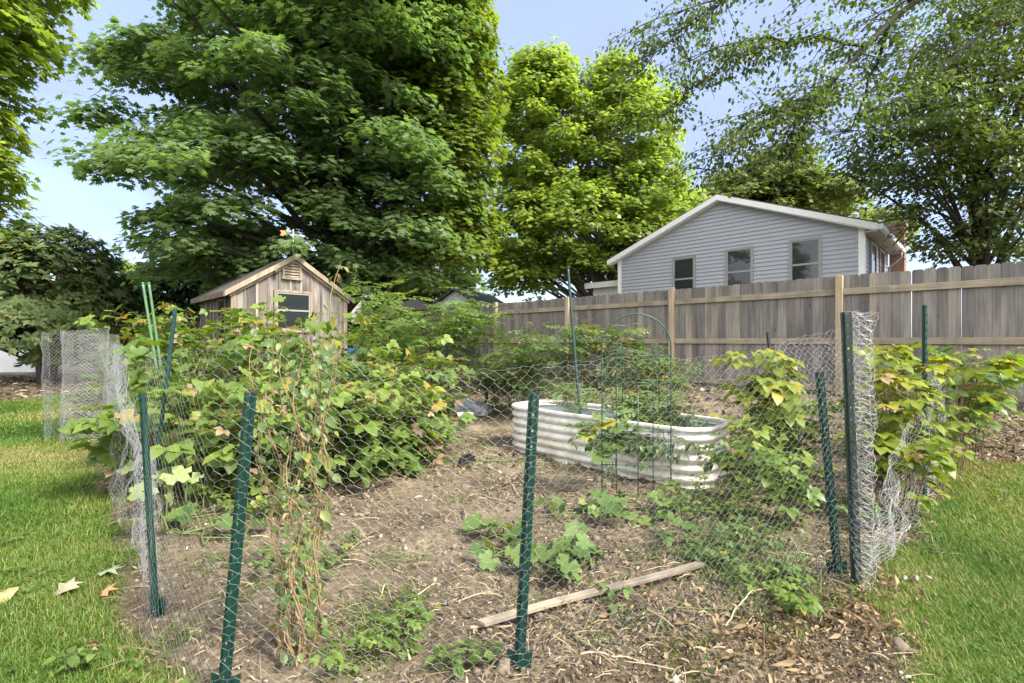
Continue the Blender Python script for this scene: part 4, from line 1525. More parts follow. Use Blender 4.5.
# ------------------------------------------------------------------ posts, stakes, trellis
def u_post(label, base, top, mat, facing=(0, -1, 0), w=.023, group='garden posts', plate=True, name='garden_post', bury=.12):
    base, top = np.asarray(base, float), np.asarray(top, float)
    ax = norm(top - base)
    f = np.asarray(facing, float)
    f = norm(f - ax * np.dot(f, ax))
    sd = np.cross(ax, f)
    Lh = np.linalg.norm(top - base)
    root = empty(name, base)
    tag(root, label, 'post', group)
    mb = MB()
    z = -bury
    step, hole = .05, .014
    web = w * .5
    while z < Lh:
        z1 = min(z + step - hole, Lh)
        mb.obox(ax * (z + z1) / 2, sd * web / 2, f * .0011, ax * (z1 - z) / 2)
        if z1 + hole < Lh:
            for s in (-1, 1):
                mb.obox(ax * (z1 + hole / 2) + sd * s * web * .36, sd * web * .14, f * .0011, ax * hole / 2)
            # punched tab standing out of the hole
            mb.obox(ax * (z1 + hole * .9) + f * .006, sd * web * .17, f * .006, ax * .0016)
        z += step
    for s in (-1, 1):
        c = ax * (Lh - bury) / 2
        v = norm(sd * s * .35 - f * .9)
        mb.obox(c + sd * s * web / 2 + v * .006, v * .006, np.cross(v, ax) * .0012, ax * (Lh + bury) / 2)
        mb.obox(c + sd * s * (web / 2 + .0075) - f * .0108, sd * .0042, f * .0012, ax * (Lh + bury) / 2)
    mb.build('channel', mat, root)
    if plate:
        mb = MB()
        zc = .035
        hw = .042
        p = [(-hw, zc + .035), (-hw * .55, zc + .028), (0, zc + .015), (hw * .55, zc + .028), (hw, zc + .035), (hw * .9, zc - .03), (0, zc - .075), (-hw * .9, zc - .03)]
        b = len(mb.v)
        for o in (-.0205, -.0175):
            mb.v += [tuple(sd * x + ax * z_ + f * o) for x, z_ in p]
        n = len(p)
        mb.face(range(b, b + n))
        mb.face(range(b + 2 * n - 1, b + n - 1, -1))
        for i in range(n):
            j = (i + 1) % n
            mb.face((b + j, b + i, b + n + i, b + n + j))
        mb.build('anchor_plate', mat, root)
    return root


def post_px(label, bx, by, tx, ty, mat, dy=0.0, **kw):
    b = at(bx, by)
    t = aty(tx, ty, b[1] + dy)
    return u_post(label, b, t, mat, **kw)


post_px('short green post at the corner where the lawn meets the front wire', 153, 616, 140, 393, M['green_post'], facing=(-.3, -1, 0))
post_px('green post leaning right beside the dying bean vine', 221, 702, 249, 393, M['green_post'], facing=(.1, -1, 0))
post_px('green post with its spade plate showing in front of the raised bed', 519, 676, 534.5, 392, M['green_post'], facing=(.05, -1, 0))
post_px('short leaning green post next to the rolled wire at the corner', 839, 578, 820, 372, M['green_post'], facing=(-.3, -1, 0))
post_px('tall dark green post tied against the rolled wire column', 858, 590, 847, 312, M['black_post'], facing=(-.2, -1, 0), w=.036, plate=False)
post_px('tall blue-green post leaning right behind the short lawn corner post', 149, 512, 174, 308, M['teal_post'], facing=(-.5, -1, 0), plate=False)
post_px('dark post rising out of the yellow-green vine by the fence', 926, 502, 926, 305, M['green_post'], facing=(0, -1, 0), plate=False)
post_px('thin dark post between the wire mesh and the fence boards', 781, 432, 768, 332, M['black_post'], facing=(0, -1, 0), w=.03, plate=False)
post_px('dark post half hidden in the crumpled wire by the lawn edge', 118, 446, 116, 372, M['black_post'], plate=False, w=.03)
for lab, px, py, ty in (('thin black post in front of the blue chair', 383, 404, 345), ('thin black post behind the leafy canes, right of the blue chair', 411, 404, 344),
                        ('thin black post at the near edge of the dark netting', 446, 404, 343), ('thin black post beside the grey plastic sheet', 487, 408, 345),
                        ('thin black post among tomato leaves against the fence', 566, 396, 328)):
    post_px(lab, px, py, px - .5, ty, M['black_post'], plate=False, w=.03)


def stake(name, label, b, t, r, mat, group=None, rings=True):
    b, t = np.asarray(b, float), np.asarray(t, float)
    root = empty(name, b)
    tag(root, label, 'stake', group)
    mb = MB()
    d = t - b
    k = 40
    pts = [d * (i / k) for i in range(k + 1)]
    mb.tube(pts, [r * (1.12 if rings and i % 2 else 1) for i in range(k)] + [r], 8)
    mb.build('rod', mat, root)
    mb = MB()
    e = norm(d)
    mb.tube([d + e * .0005, d + e * .012, d + e * .018], [r * 1.25, r * 1.25, r * .5], 8)
    mb.build('cap', mat, root)
    return root


b_ = BED + U * .24 - N * .05
stake('plant_stake', 'tall dark green plant stake leaning out of the raised bed', (b_[0], b_[1], .19), aty(568, 268, 4.75), .013, M['green_post'])
g1 = at(168, 440)
stake('plant_stake', 'first of two light green stakes poking out of the canes, the left one', g1, aty(143, 284, g1[1] - .1), .012, M['light_stake'], 'light green stakes')
stake('plant_stake', 'light green stake crossing close behind its twin, the right one', at(171, 438), aty(149, 284, g1[1]), .012, M['light_stake'], 'light green stakes')


def rod_obj(mb, pts, r=.004, n=6):
    mb.tube(pts, r, n)


def build_trellis():
    Y = at(640, 497)[1]
    c = at(638, 497)
    root = empty('arch_trellis', c)
    tag(root, 'green wire trellis with arched top standing against the raised bed', 'trellis')
    xl, xr = aty(602, 400, Y)[0] - c[0], aty(671, 400, Y)[0] - c[0]
    ztop, zsp = aty(637, 314, Y)[2], aty(637, 348, Y)[2]
    xm, rx = (xl + xr) / 2, (xr - xl) / 2
    arch = [(xl, 0, .0)] + [(xl, 0, zsp * k / 6) for k in range(1, 6)]
    arch += [(xm - rx * math.cos(t), 0, zsp + (ztop - zsp) * math.sin(t)) for t in np.linspace(0, math.pi, 21)]
    arch += [(xr, 0, zsp * k / 6) for k in range(5, -1, -1)]
    mb = MB()
    mb.tube(arch, .0050, 6)
    mb.build('arch_rod', M['trellis'], root)
    for k, f in enumerate((.25, .52, .78)):
        x = xl + (xr - xl) * f
        mb = MB()
        zt = aty(637, (345, 393, 345)[k], Y)[2]
        pts = [(x, -.006, -.05), (x, -.006, zt * .5), (x, -.006, zt)]
        if k != 1:
            pts = [(x - .02, -.006, -.05), (x - .02, -.006, zt * .5), (x - .02, -.006, zt - .02)] + [(x - .02 * math.cos(t), -.006, zt - .02 + .03 * math.sin(t)) for t in np.linspace(.4, math.pi, 6)] + [(x + .02, -.006, zt * .62)]
        mb.tube(pts, .0036, 6)
        mb.build('upright', M['trellis'], root)
    for py in (356, 383, 432, 466):
        z = aty(637, py, Y)[2]
        mb = MB()
        mb.tube([(xl - .004, .008, z + .008), (xr + .004, .008, z - .004)], .0034, 6)
        mb.build('crossbar', M['trellis'], root)
    # a second, hoop-topped support behind
    Y2 = 6.1
    c = gpt(*aty(505, 400, 6.9)[:2])
    root = empty('hoop_support', c)
    tag(root, 'thin black hoop plant support in the tomato leaves before the fence', 'plant support')
    mb = MB()
    w, h = .28, 1.25
    mb.tube([(-w, 0, -.05), (-w, 0, h * .5), (-w, 0, h)] + [(-w * math.cos(t), 0, h + .3 * math.sin(t)) for t in np.linspace(.2, math.pi - .2, 12)] + [(w, 0, h), (w, 0, h * .5), (w, 0, -.05)], .006, 6)
    mb.build('hoop', M['net_black'], root)
    for z in (.4, .8):
        mb = MB()
        mb.tube([(-w, 0, z), (w, 0, z)], .004, 5)
        mb.build('crossbar', M['net_black'], root)


build_trellis()


# ------------------------------------------------------------------ chicken wire
def netting(name, label, path, heights, cell=.04, r=.0009, mat=None, crumple=.01, seed=0, bottoms=None, group=None, lean=None, fold=0.0, cat='wire netting', grow=True, edge=True):
    """path: plan polyline with z of the ground; the mesh runs along it and stands up to the given heights"""
    rng = np.random.default_rng(seed)
    path = np.asarray(path, float)
    seg = np.linalg.norm(np.diff(path[:, :2], axis=0), axis=1)
    S = np.concatenate([[0], np.cumsum(seg)])
    tot = S[-1]
    heights = np.interp(S, np.linspace(0, tot, len(heights)), heights) if len(heights) != len(path) else np.asarray(heights, float)
    Hm = float(np.mean(heights))
    w, h = cell, cell * .95
    nx, ny = max(2, int(tot / w)), max(2, int(Hm / (h * .5)))
    # hexagon net: zig-zag wires running upward, twisted where neighbours touch
    verts, edges = [], []
    vid = {}

    def V(i, j):
        if (i, j) not in vid:
            vid[(i, j)] = len(verts)
            verts.append((i, j))
        return vid[(i, j)]
    # grid coordinates: column i (half cells), row j
    for j in range(ny):
        for i in range(nx + 1):
            # row j alternates phase; the twisted part is the vertical stroke
            x = i + (.5 if j % 2 else 0)
            a, b = V(x, j), V(x, j + .38)
            edges.append((a, b))
            if j + 1 < ny:
                for dx in (-.5, .5):
                    if 0 <= x + dx <= nx:
                        edges.append((b, V(x + dx, j + 1)))
    vv = np.array(verts)
    s = vv[:, 0] / nx * tot
    t = vv[:, 1] / (ny - .62)
    s = np.clip(s, 0, tot)
    if edge:
        k0 = len(vv)
        ss = np.linspace(0, tot, nx * 2)
        s = np.concatenate([s, ss, ss])
        t = np.concatenate([t, np.ones(len(ss)), np.zeros(len(ss))])
        for q in range(2):
            for i in range(len(ss) - 1):
                edges.append((k0 + q * len(ss) + i, k0 + q * len(ss) + i + 1))
    s = s + (rng.random(len(s)) - .5) * cell * .11
    t = t + (rng.random(len(t)) - .5) * .010
    gx = np.interp(s, S, path[:, 0])
    gy = np.interp(s, S, path[:, 1])
    gz = np.interp(s, S, path[:, 2])
    hh = np.interp(s, S, heights) * (1 + (fbm(s, s * 0 + seed, 2.2, seed + 3, 3) - .5) * .10 * (1 if grow else 0))
    # normal of the path in plan
    tx = np.gradient(np.interp(np.linspace(0, tot, 200), S, path[:, 0]))
    ty = np.gradient(np.interp(np.linspace(0, tot, 200), S, path[:, 1]))
    txi, tyi = np.interp(s, np.linspace(0, tot, 200), tx), np.interp(s, np.linspace(0, tot, 200), ty)
    ln = np.hypot(txi, tyi) + 1e-9
    nxv, nyv = tyi / ln, -txi / ln
    off = (fbm(s, t * Hm, 2.5, seed + 40, 3) - .5) * 2 * crumple * 1.6 + (vnoise(s, t * Hm, 14, seed + 60) - .5) * crumple * .6
    if fold:
        off = off + fold * np.sin(s * 21 + 3 * vnoise(s, t, 2, seed)) * (.4 + .6 * vnoise(s, t * Hm, 3, seed + 5))
    P = np.stack([gx + nxv * off, gy + nyv * off, gz + t * hh], 1)
    if lean is not None:
        P[:, :2] += np.asarray(lean)[None] * (t[:, None] ** 1.5)
    E = np.array(edges)
    p0, p1 = P[E[:, 0]], P[E[:, 1]]
    d = norm(p1 - p0)
    # the twisted strokes are two wires thick
    ref = np.where(np.abs(d[:, 2:3]) < .9, np.array([[0, 0, 1.0]]), np.array([[1.0, 0, 0]]))
    x = norm(np.cross(d, ref))
    y = np.cross(d, x)
    rr = np.full(len(E), r)
    rr[np.abs(d[:, 2]) > .93] *= 1.35
    k = 3
    ring = [x * math.cos(a) + y * math.sin(a) for a in (0, 2.0944, 4.18879)]
    co = np.stack([p0 + q * rr[:, None] for q in ring] + [p1 + q * rr[:, None] for q in ring], 1)
    n = len(E)
    T = np.array([(0, 1, 4), (0, 4, 3), (1, 2, 5), (1, 5, 4), (2, 0, 3), (2, 3, 5)])
    fa = (T[None] + (np.arange(n) * 6)[:, None, None]).reshape(-1, 3)
    org = path[0].copy()
    me = bpy.data.meshes.new(name)
    me.vertices.add(n * 6)
    me.vertices.foreach_set('co', (co - org).astype(np.float32).ravel())
    me.loops.add(len(fa) * 3)
    me.loops.foreach_set('vertex_index', fa.astype(np.int32).ravel())
    me.polygons.add(len(fa))
    me.polygons.foreach_set('loop_start', np.arange(0, len(fa) * 3, 3, dtype=np.int32))
    me.polygons.foreach_set('use_smooth', np.ones(len(fa), dtype=bool))
    me.update(calc_edges=True)
    o = link_mesh(name, me, mat or M['wire'])
    o.location = org
    tag(o, label, cat, group)
    return o


def gp(px, py):
    return at(px, py)


def arc(c, r, a0, a1, k, ry=None):
    ry = ry or r
    return [gpt(c[0] + r * math.cos(math.radians(a)), c[1] + ry * math.sin(math.radians(a))) for a in np.linspace(a0, a1, k)]


fr = [gp(149, 618) + [0, -.03, 0], gpt(-1.12, 1.56), gpt(-.86, 1.36), gpt(-.45, 1.40), gpt(.0, 1.455), gpt(.5, 1.66), gpt(1.0, 1.88), gp(836, 584) + [0, -.03, 0]]
netting('chicken_wire', 'chicken wire stretched along the front posts before the raised bed', fr, [1.0, 1.03, 1.03, 1.0, .98, 1.0, 1.03, 1.12], .041, .00030, M['wire'], .014, 1)
lf = [gp(150, 612), gp(140, 575), gp(130, 535), gp(122, 500), gp(116, 470), gp(112, 450), gp(108, 438)]
netting('chicken_wire', 'crumpled chicken wire running back along the left lawn edge', lf, [.55, .72, .9, .98, 1.0, 1.05, 1.08], .042, .00052, M['wire_bright'], .05, 2, fold=.035)
lf2 = [gp(118, 452) + [.05, .1, 0], gp(135, 450), gp(152, 452), gp(168, 455)]
netting('chicken_wire', 'folded flap of chicken wire bunched before the light green stakes', lf2, [1.02, .95, 1.0, .92], .042, .00055, M['wire_bright'], .06, 5, fold=.03)
c1 = at(72, 440)
netting('wire_roll', 'wide open loop of chicken wire standing on the lawn edge', arc((c1[0] + .02, c1[1] + .1), .34, -60, 250, 26, .26), [1.13] * 26, .040, .00085, M['wire_bright'], .02, 3)
c2 = at(88, 440)
netting('wire_roll', 'doubled roll of chicken wire with a folded top beside the lawn loop', arc((c2[0] + .02, c2[1] - .05), .20, 160, 600, 40, .17), [1.17] * 40, .040, .00085, M['wire_bright'], .025, 4)
cr = at(864, 592)
sp = [gpt(cr[0] + (.021 + .006 * a / 6.28) * math.cos(a), cr[1] + (.021 + .006 * a / 6.28) * math.sin(a)) for k, a in enumerate(np.linspace(0, 6.28 * 2.75, 64))]
netting('wire_roll', 'tight upright column of rolled chicken wire at the right corner', sp, [1.17] * 64, .040, .00058, M['wire_bright'], .034, 6, fold=.008, lean=(.0, .0), grow=False)
cn = [gp(836, 584), gp(846, 588), gp(858, 588)]
netting('chicken_wire', 'narrow strip of chicken wire linking the two corner posts', cn, [1.12, 1.16, 1.16], .038, .0006, M['wire'], .02, 7)
rg = [gp(872, 584), gp(892, 552), gp(908, 528), gp(922, 512), gp(936, 496), gp(944, 484), gp(938, 470), gp(925, 460)]
netting('chicken_wire', 'sagging crumpled chicken wire under the yellow-green vine', rg, [.25, .32, .5, .72, .85, .9, .88, .8], .042, .00058, M['wire_bright'], .05, 8, fold=.03)
bk = [gp(446, 404), gp(466, 406), gp(487, 408), gp(520, 404), gp(566, 396)]
netting('plastic_netting', 'dark plastic netting strung between the thin black posts', bk, [.9, .92, .95, .9, .85], .05, .0028, M['net_black'], .03, 9)
bk = [gp(925, 470), gp(850, 440), gp(781, 432), gp(700, 420)]
netting('chicken_wire', 'chicken wire behind the raised bed in front of the fence boards', bk, [.9, .95, .95, .9], .05, .0007, M['wire'], .03, 10)


# ------------------------------------------------------------------ plants
def plant(name, label, cat, base, canes, h, spread, T, leaf, mat, stem, seed, group=None, lean=(0, 0), nodes=12, start=.2, stem_r=.004, droop=.25, up=.35, dry=0.0, jit=.35, wander=.05, hvar=(.65, 1.0), base_r=.08, mix=0.0):
    rng = np.random.default_rng(seed)
    base = np.asarray(base, float)
    root = empty(name, base)
    tag(root, label, cat, group)
    mb = MB()
    P, tips, nr = [], [], []
    for c in range(canes):
        a = rng.uniform(0, 2 * math.pi)
        d = np.array([math.cos(a), math.sin(a), 0])
        rr = math.sqrt(rng.random())
        b0 = d * base_r * rng.random()
        hc = h * rng.uniform(*hvar)
        e = b0 + d * spread * rr + np.array([lean[0], lean[1], hc])
        mid = b0 + d * spread * rr * .25 + np.array([lean[0] * .25, lean[1] * .25, hc * 1.05])
        pts = bez(b0 - [0, 0, .02], mid, e, 9)
        pts = pts + rng.normal(size=pts.shape) * wander * .3
        pts[0] = b0 - [0, 0, .02]
        mb.tube(pts, np.linspace(stem_r, stem_r * .35, 9), 5, cap=False)
        f = np.sort(rng.uniform(start, 1.02, nodes))
        q = np.stack([np.interp(f, np.linspace(0, 1, 9), pts[:, k]) for k in range(3)], 1)
        az = rng.uniform(0, 2 * math.pi, nodes)
        out = np.stack([np.cos(az), np.sin(az), rng.uniform(-droop, up, nodes)], 1) + d * .35
        out = norm(out)
        pet = leaf * rng.uniform(.3, 1.0, nodes)[:, None]
        q2 = q + out * pet * .6 + [0, 0, .1 * leaf]
        for i in range(nodes):
            mb.tube([q[i], q2[i]], [stem_r * .4, stem_r * .25], 3, cap=False)
        P.append(q2)
        tips.append(out + [0, 0, -droop])
        nr.append(np.array([0, 0, 1.0]) + out * .25 + rand_dirs(nodes, rng) * jit)
    mb.build('stems', stem, root)
    P, tips, nr = np.concatenate(P), np.concatenate(tips), np.concatenate(nr)
    m = len(P)
    R = frames(tips, nr)
    S = leaf * rng.uniform(.55, 1.25, m)
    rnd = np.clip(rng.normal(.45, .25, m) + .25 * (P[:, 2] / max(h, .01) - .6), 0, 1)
    isd = rng.random(m) < dry
    alt = (rng.random(m) < mix) & ~isd
    one = ~isd & ~alt
    scatter('leaves', T, P[one], R[one], S[one], mat, root, rnd[one])
    if alt.sum():
        scatter('lobed_leaves', T_SQUASH, P[alt], R[alt], S[alt] * rng.uniform(.4, .85, alt.sum()), mat, root, np.clip(rnd[alt] + .15, 0, 1), True)
    if isd.sum() > 3:
        scatter('dead_leaves', T, P[isd], R[isd], S[isd] * .8, M['lf_dry'], root)
    return root


G1 = 'raspberry canes in the left bed'
rasp = [
    (140, 432, 1.16, .45, 'raspberry cane clump nearest the bunched wire flap', 'lf_rasp'),
    (178, 424, 1.28, .50, 'raspberry clump that hides the feet of the light green stakes', 'lf_rasp'),
    (222, 428, 1.34, .50, 'tall raspberry clump in front of the shed side wall', 'lf_rasp'),
    (268, 430, 1.30, .50, 'tall raspberry clump covering the foot of the shed window', 'lf_rasp'),
    (312, 428, 1.20, .50, 'raspberry clump below the right corner of the shed', 'lf_rasp'),
    (196, 462, .85, .42, 'deep green raspberry clump behind the pale squash leaves', 'lf_rasp_deep'),
    (246, 466, .88, .42, 'deep green raspberry clump right of the pale squash leaves', 'lf_rasp_deep'),
    (350, 440, 1.0, .46, 'raspberry clump under the blue chair', 'lf_rasp'),
    (345, 474, .62, .34, 'low raspberry clump with broad light leaves right of the bean vine', 'lf_rasp'),
    (376, 470, .66, .34, 'leafy raspberry clump at the middle edge of the bare soil', 'lf_rasp'),
    (392, 440, .80, .40, 'raspberry clump in front of the tall feathery shrub', 'lf_tomato'),
    (408, 458, .46, .26, 'browning raspberry clump left of the white plastic pot', 'lf_rasp'),
    (372, 428, .95, .42, 'raspberry clump standing between the blue chair and the bare soil', 'lf_tomato'),
    (412, 424, .92, .40, 'raspberry clump in front of the thin black posts', 'lf_rasp'),
    (436, 428, .70, .30, 'slim raspberry clump left of the grey plastic sheet', 'lf_tomato'),
    (168, 486, .55, .32, 'low raspberry clump behind the tall blue-green post', 'lf_rasp'),
    (225, 492, .55, .34, 'low raspberry clump left of the leaning post', 'lf_rasp'),
    (280, 490, .62, .36, 'low raspberry clump behind the bean vine', 'lf_rasp'),
    (318, 482, .55, .30, 'low bright raspberry clump just right of the bean vine', 'lf_rasp'),
]
for i, (px, py, h, s, lab, mt) in enumerate(rasp):
    plant('raspberry_bush', lab, 'shrub', at(px, py), 19, h * (1.12 if i not in (1, 2, 3, 7, 10) else (1.0 if i < 4 else .9)), s * 1.12, T_TRI, .165, M[mt], M['stem_brown'], 300 + i, G1, nodes=17, start=.06, base_r=.26, dry=.2 if i == 11 else .055, hvar=(.42, 1.12), jit=.85, mix=.38, wander=.16)

plant('feathery_shrub', 'tall feathery light green shrub rising before the fence corner', 'shrub', gpt(*aty(425, 400, 8.6)[:2]), 30, 2.05, 1.0, T_PIN, .38, M['lf_tall'], M['stem_green'], 330, nodes=16, base_r=.5, hvar=(.6, 1))
plant('feathery_shrub', 'darker drooping shrub between the feathery shrub and the fence', 'shrub', gpt(*aty(462, 400, 9.4)[:2]), 20, 1.45, .8, T_PIN, .34, M['lf_rasp_deep'], M['stem_green'], 331, nodes=14, base_r=.4)
plant('feathery_shrub', 'small light green shrub behind the blue chair', 'shrub', gpt(*aty(375, 400, 9.6)[:2]), 16, 1.25, .7, T_PIN, .30, M['lf_tall'], M['stem_green'], 332, nodes=12, base_r=.4)
G2 = 'tomato plants behind the raised bed'
for i, (px, Y, h, s, lab) in enumerate(((520, 6.6, .95, .35, 'tomato plant with the thin black hoop over it'), (548, 6.2, 1.12, .35, 'bushy tomato plant behind the left end of the raised bed'),
                                   (590, 6.4, 1.15, .35, 'tomato plant around the tall leaning stake'), (622, 6.0, 1.10, .34, 'tomato plant seen through the arched trellis'),
                                   (500, 7.0, .7, .3, 'small tomato plant beside the mulch path'), (660, 6.3, .6, .3, 'low tomato plant behind the bed, right of the trellis'))):
    plant('tomato_plant', lab, 'plant', gpt(*aty(px, 400, Y)[:2]), 20, h * 1.1, s * 1.15, T_PIN, .22, M['lf_tomato'], M['stem_green'], 340 + i, G2, nodes=11, base_r=.15, dry=.08, jit=.6)
for i, (du, dn, h, lab) in enumerate(((-.30, -.05, .34, 'bushy plant spilling over the middle of the raised bed'), (-.58, -.05, .30, 'low plant at the right end inside the raised bed'), (.5, .08, .34, 'plant at the left end inside the raised bed'))):
    p = BED + U * du + N * dn
    plant('vegetable_plant', lab, 'plant', (p[0], p[1], .20), (17, 15, 7)[i], h + .10, .30, T_PIN, .15, M['lf_tomato'], M['stem_green'], 360 + i, 'plants in the raised bed', nodes=9, base_r=.1, jit=.6)
# vine spilling over the near side of the bed
p = BED - U * .36 - N * .30
plant('vegetable_plant', 'leafy vine hanging over the near rim of the raised bed', 'plant', (p[0], p[1], .44), 16, -.22, .34, T_OVATE, .07, M['lf_rasp_deep'], M['stem_green'], 366, 'plants in the raised bed', lean=(-.07, -.09), nodes=13, base_r=.16, droop=.7)
p = BED - U * .72 - N * .22
plant('vegetable_plant', 'leafy vine spilling over the right end of the raised bed', 'plant', (p[0], p[1], .44), 12, -.24, .30, T_OVATE, .065, M['lf_tomato'], M['stem_green'], 367, 'plants in the raised bed', lean=(.0, -.12), nodes=12, base_r=.16, droop=.7)
plant('tall_weed', 'arching yellow-green weed with a drooping tip before the fence', 'weed', at(778, 484), 9, .98, .16, T_TRI, .15, M['lf_yellow'], M['stem_green'], 370, lean=(-.14, .05), nodes=15, start=.25, droop=.5, stem_r=.006)
plant('tall_weed', 'lower yellow-green weed at the foot of the arching one', 'weed', at(760, 470), 9, .55, .28, T_TRI, .13, M['lf_yellow'], M['stem_green'], 371, nodes=12)
plant('tall_weed', 'slender leafy weed between the raised bed end and the arching weed', 'weed', at(738, 500), 8, .5, .2, T_TRI, .10, M['lf_rasp'], M['stem_green'], 373, nodes=14, start=.1, jit=.6)
plant('tall_weed', 'bright bushy weed nearest the front wire, left of the leaning corner post', 'weed', at(790, 530), 9, .42, .22, T_TRI, .095, M['lf_rasp'], M['stem_green'], 374, nodes=14, start=.1, jit=.6)
plant('tall_weed', 'bushy yellow-green weed behind the leaning corner post', 'weed', at(800, 478), 10, .62, .25, T_TRI, .12, M['lf_rasp'], M['stem_green'], 372, nodes=12)
G3 = 'vines at the right corner'
for i, (px, py, h, s, lx, lab, mt) in enumerate(((893, 508, 1.02, .22, .05, 'vine climbing behind the rolled wire column', 'lf_yellow'), (925, 490, 1.08, .34, .08, 'yellow-green vine topping the dark post by the fence', 'lf_yellow'),
                                         (950, 470, 1.02, .34, .20, 'vine with arching canes reaching along the fence', 'lf_rasp'), (975, 455, .86, .42, .32, 'outermost yellow-green vine arching over the mulch', 'lf_yellow'),
                                         (905, 520, .55, .2, 0, 'yellowing low vine in the sagging wire', 'lf_yellow'))):
    plant('berry_vine', lab, 'vine', at(px, py), 11, h, s, T_TRI, .135, M[mt], M['stem_brown'], 380 + i, G3, lean=(lx, .05), nodes=13, droop=.35, dry=.04, base_r=.1)
p = at(955, 470)
for i, (px, py, Y, lab) in enumerate(((960, 388, 3.5, None),)):
    pass
for i, (px, py, r, n, lab) in enumerate(((740, 555, .36, 15, 'sprawling green weeds inside the front wire right of the board'), (778, 602, .16, 9, 'weeds in front of the leaning corner post'), (705, 560, .16, 8, 'small weeds at the upper end of the wooden lath'),
                                   (700, 515, .3, 14, 'weeds beside the right end of the raised bed'), (835, 520, .18, 8, 'weeds between the corner posts'), (250, 512, .3, 12, 'low weeds behind the leaning green post'), (300, 560, .22, 8, 'scattered small weeds behind the foot of the bean vine'), (385, 640, .14, 7, 'small weeds on the soil right of the bean vine'), (105, 420, .3, 10, 'leafy weeds in front of the wire rolls'))):
    plant('weed_patch', lab, 'weeds', at(px, py), n, (.13, .10, .08, .15, .15, .15, .09, .08, .4)[i], r * .8, T_TRI, .048 if i < 8 else .13, M['lf_rasp'] if i % 2 else M['lf_tomato'], M['stem_green'], 400 + i, 'weed patches in the soil', nodes=16, base_r=r * .85, start=.2, stem_r=.0025)
for px, py, lab in ((82, 668, 'grey-green weed rosette in the lawn at the bottom edge'), (492, 668, 'seedling with two lobed leaves beside the front post'), (440, 672, 'tiny weed at the front edge of the soil'), (612, 600, 'small green weed beside the wooden board')):
    plant('weed_seedling', lab, 'weed', at(px, py), 5, .05, .06, T_OVATE, .045, M['lf_rasp_deep'], M['stem_green'], int(px), nodes=4, start=.5, stem_r=.002, base_r=.02)


def squash(name, label, base, spots, leaf, mat, seed, hz=(.06, .2), group=None):
    """big lobed leaves, each on its own stalk"""
    rng = np.random.default_rng(seed)
    base = np.asarray(base, float)
    root = empty(name, base)
    tag(root, label, 'plant', group)
    mb = MB()
    P, tips, nr = [], [], []
    prev = np.zeros(3)
    order = np.argsort([np.hypot(*(np.asarray(s)[:2] - base[:2])) for s in spots])
    for k in order:
        q = np.asarray(spots[k], float) - base
        q[2] = 0.012
        mb.tube(bez(prev, (prev + q) / 2 + [rng.normal() * .04, rng.normal() * .04, .01], q, 5), [.005, .0045, .004, .004, .004], 5, cap=False)
        if rng.random() < .6:
            prev = q
        d = rng.uniform(0, 6.28)
        t = q + np.array([math.cos(d) * .05, math.sin(d) * .05 - .02, rng.uniform(*hz)])
        mb.tube(bez(q, q * .6 + t * .4 + [0, 0, .03], t, 5), [.004, .0038, .0035, .003, .003], 5, cap=False)
        P.append(t)
        v = np.array([math.cos(d), math.sin(d) - .4, -.35])
        tips.append(v)
        nr.append(np.array([0, -.3, 1.0]) + rng.normal(size=3) * .5)
    mb.build('stems', M['stem_green'], root)
    P = np.array(P)
    scatter('leaves', T_SQUASH, P, frames(np.array(tips), np.array(nr)), leaf * rng.uniform(.6, 1.2, len(P)), mat, root, np.clip(rng.normal(.4, .25, len(P)), 0, 1), True)
    return root


rg_ = np.random.default_rng(8)


def around(px, py, rx, ry, n):
    return [at(px + rg_.uniform(-rx, rx), py + rg_.uniform(-ry, ry)) for _ in range(n)]


squash('squash_plant', 'pale yellow-green squash leaves behind the short corner post', at(190, 515), around(178, 516, 34, 18, 16), .13, M['lf_pale'], 1, (.18, .34), 'squash plants')
squash('squash_plant', 'yellowing squash leaves at the foot of the left canes', at(205, 545), around(205, 530, 44, 24, 14), .09, M['lf_squash'], 2, (.04, .12), 'squash plants')
squash('squash_plant', 'squash plant sprawling left of the middle front post', at(505, 560), around(505, 548, 26, 16, 13), .10, M['lf_squash'], 3, (.03, .1), 'squash plants')
squash('squash_plant', 'squash plant crossing behind the middle front post', at(560, 560), around(563, 566, 32, 22, 20), .10, M['lf_squash'], 4, (.03, .12), 'squash plants')
squash('squash_plant', 'yellow-leaved squash vine creeping toward the raised bed', at(575, 520), around(575, 522, 32, 8, 16), .085, M['lf_squash'], 5, (.03, .1), 'squash plants')
squash('squash_plant', 'green squash vine on the soil before the raised bed', at(645, 525), around(648, 522, 42, 12, 24), .085, M['lf_squash'], 6, (.03, .12), 'squash plants')
# climbing squash in front of the trellis
pb = at(612, 492)
plant('squash_plant', 'squash plant climbing the arched trellis by the raised bed', 'plant', pb, 4, .50, .12, T_SQUASH, .13, M['lf_squash'], M['stem_green'], 440, 'squash plants', nodes=6, start=.6, stem_r=.005, lean=(-.05, 0))


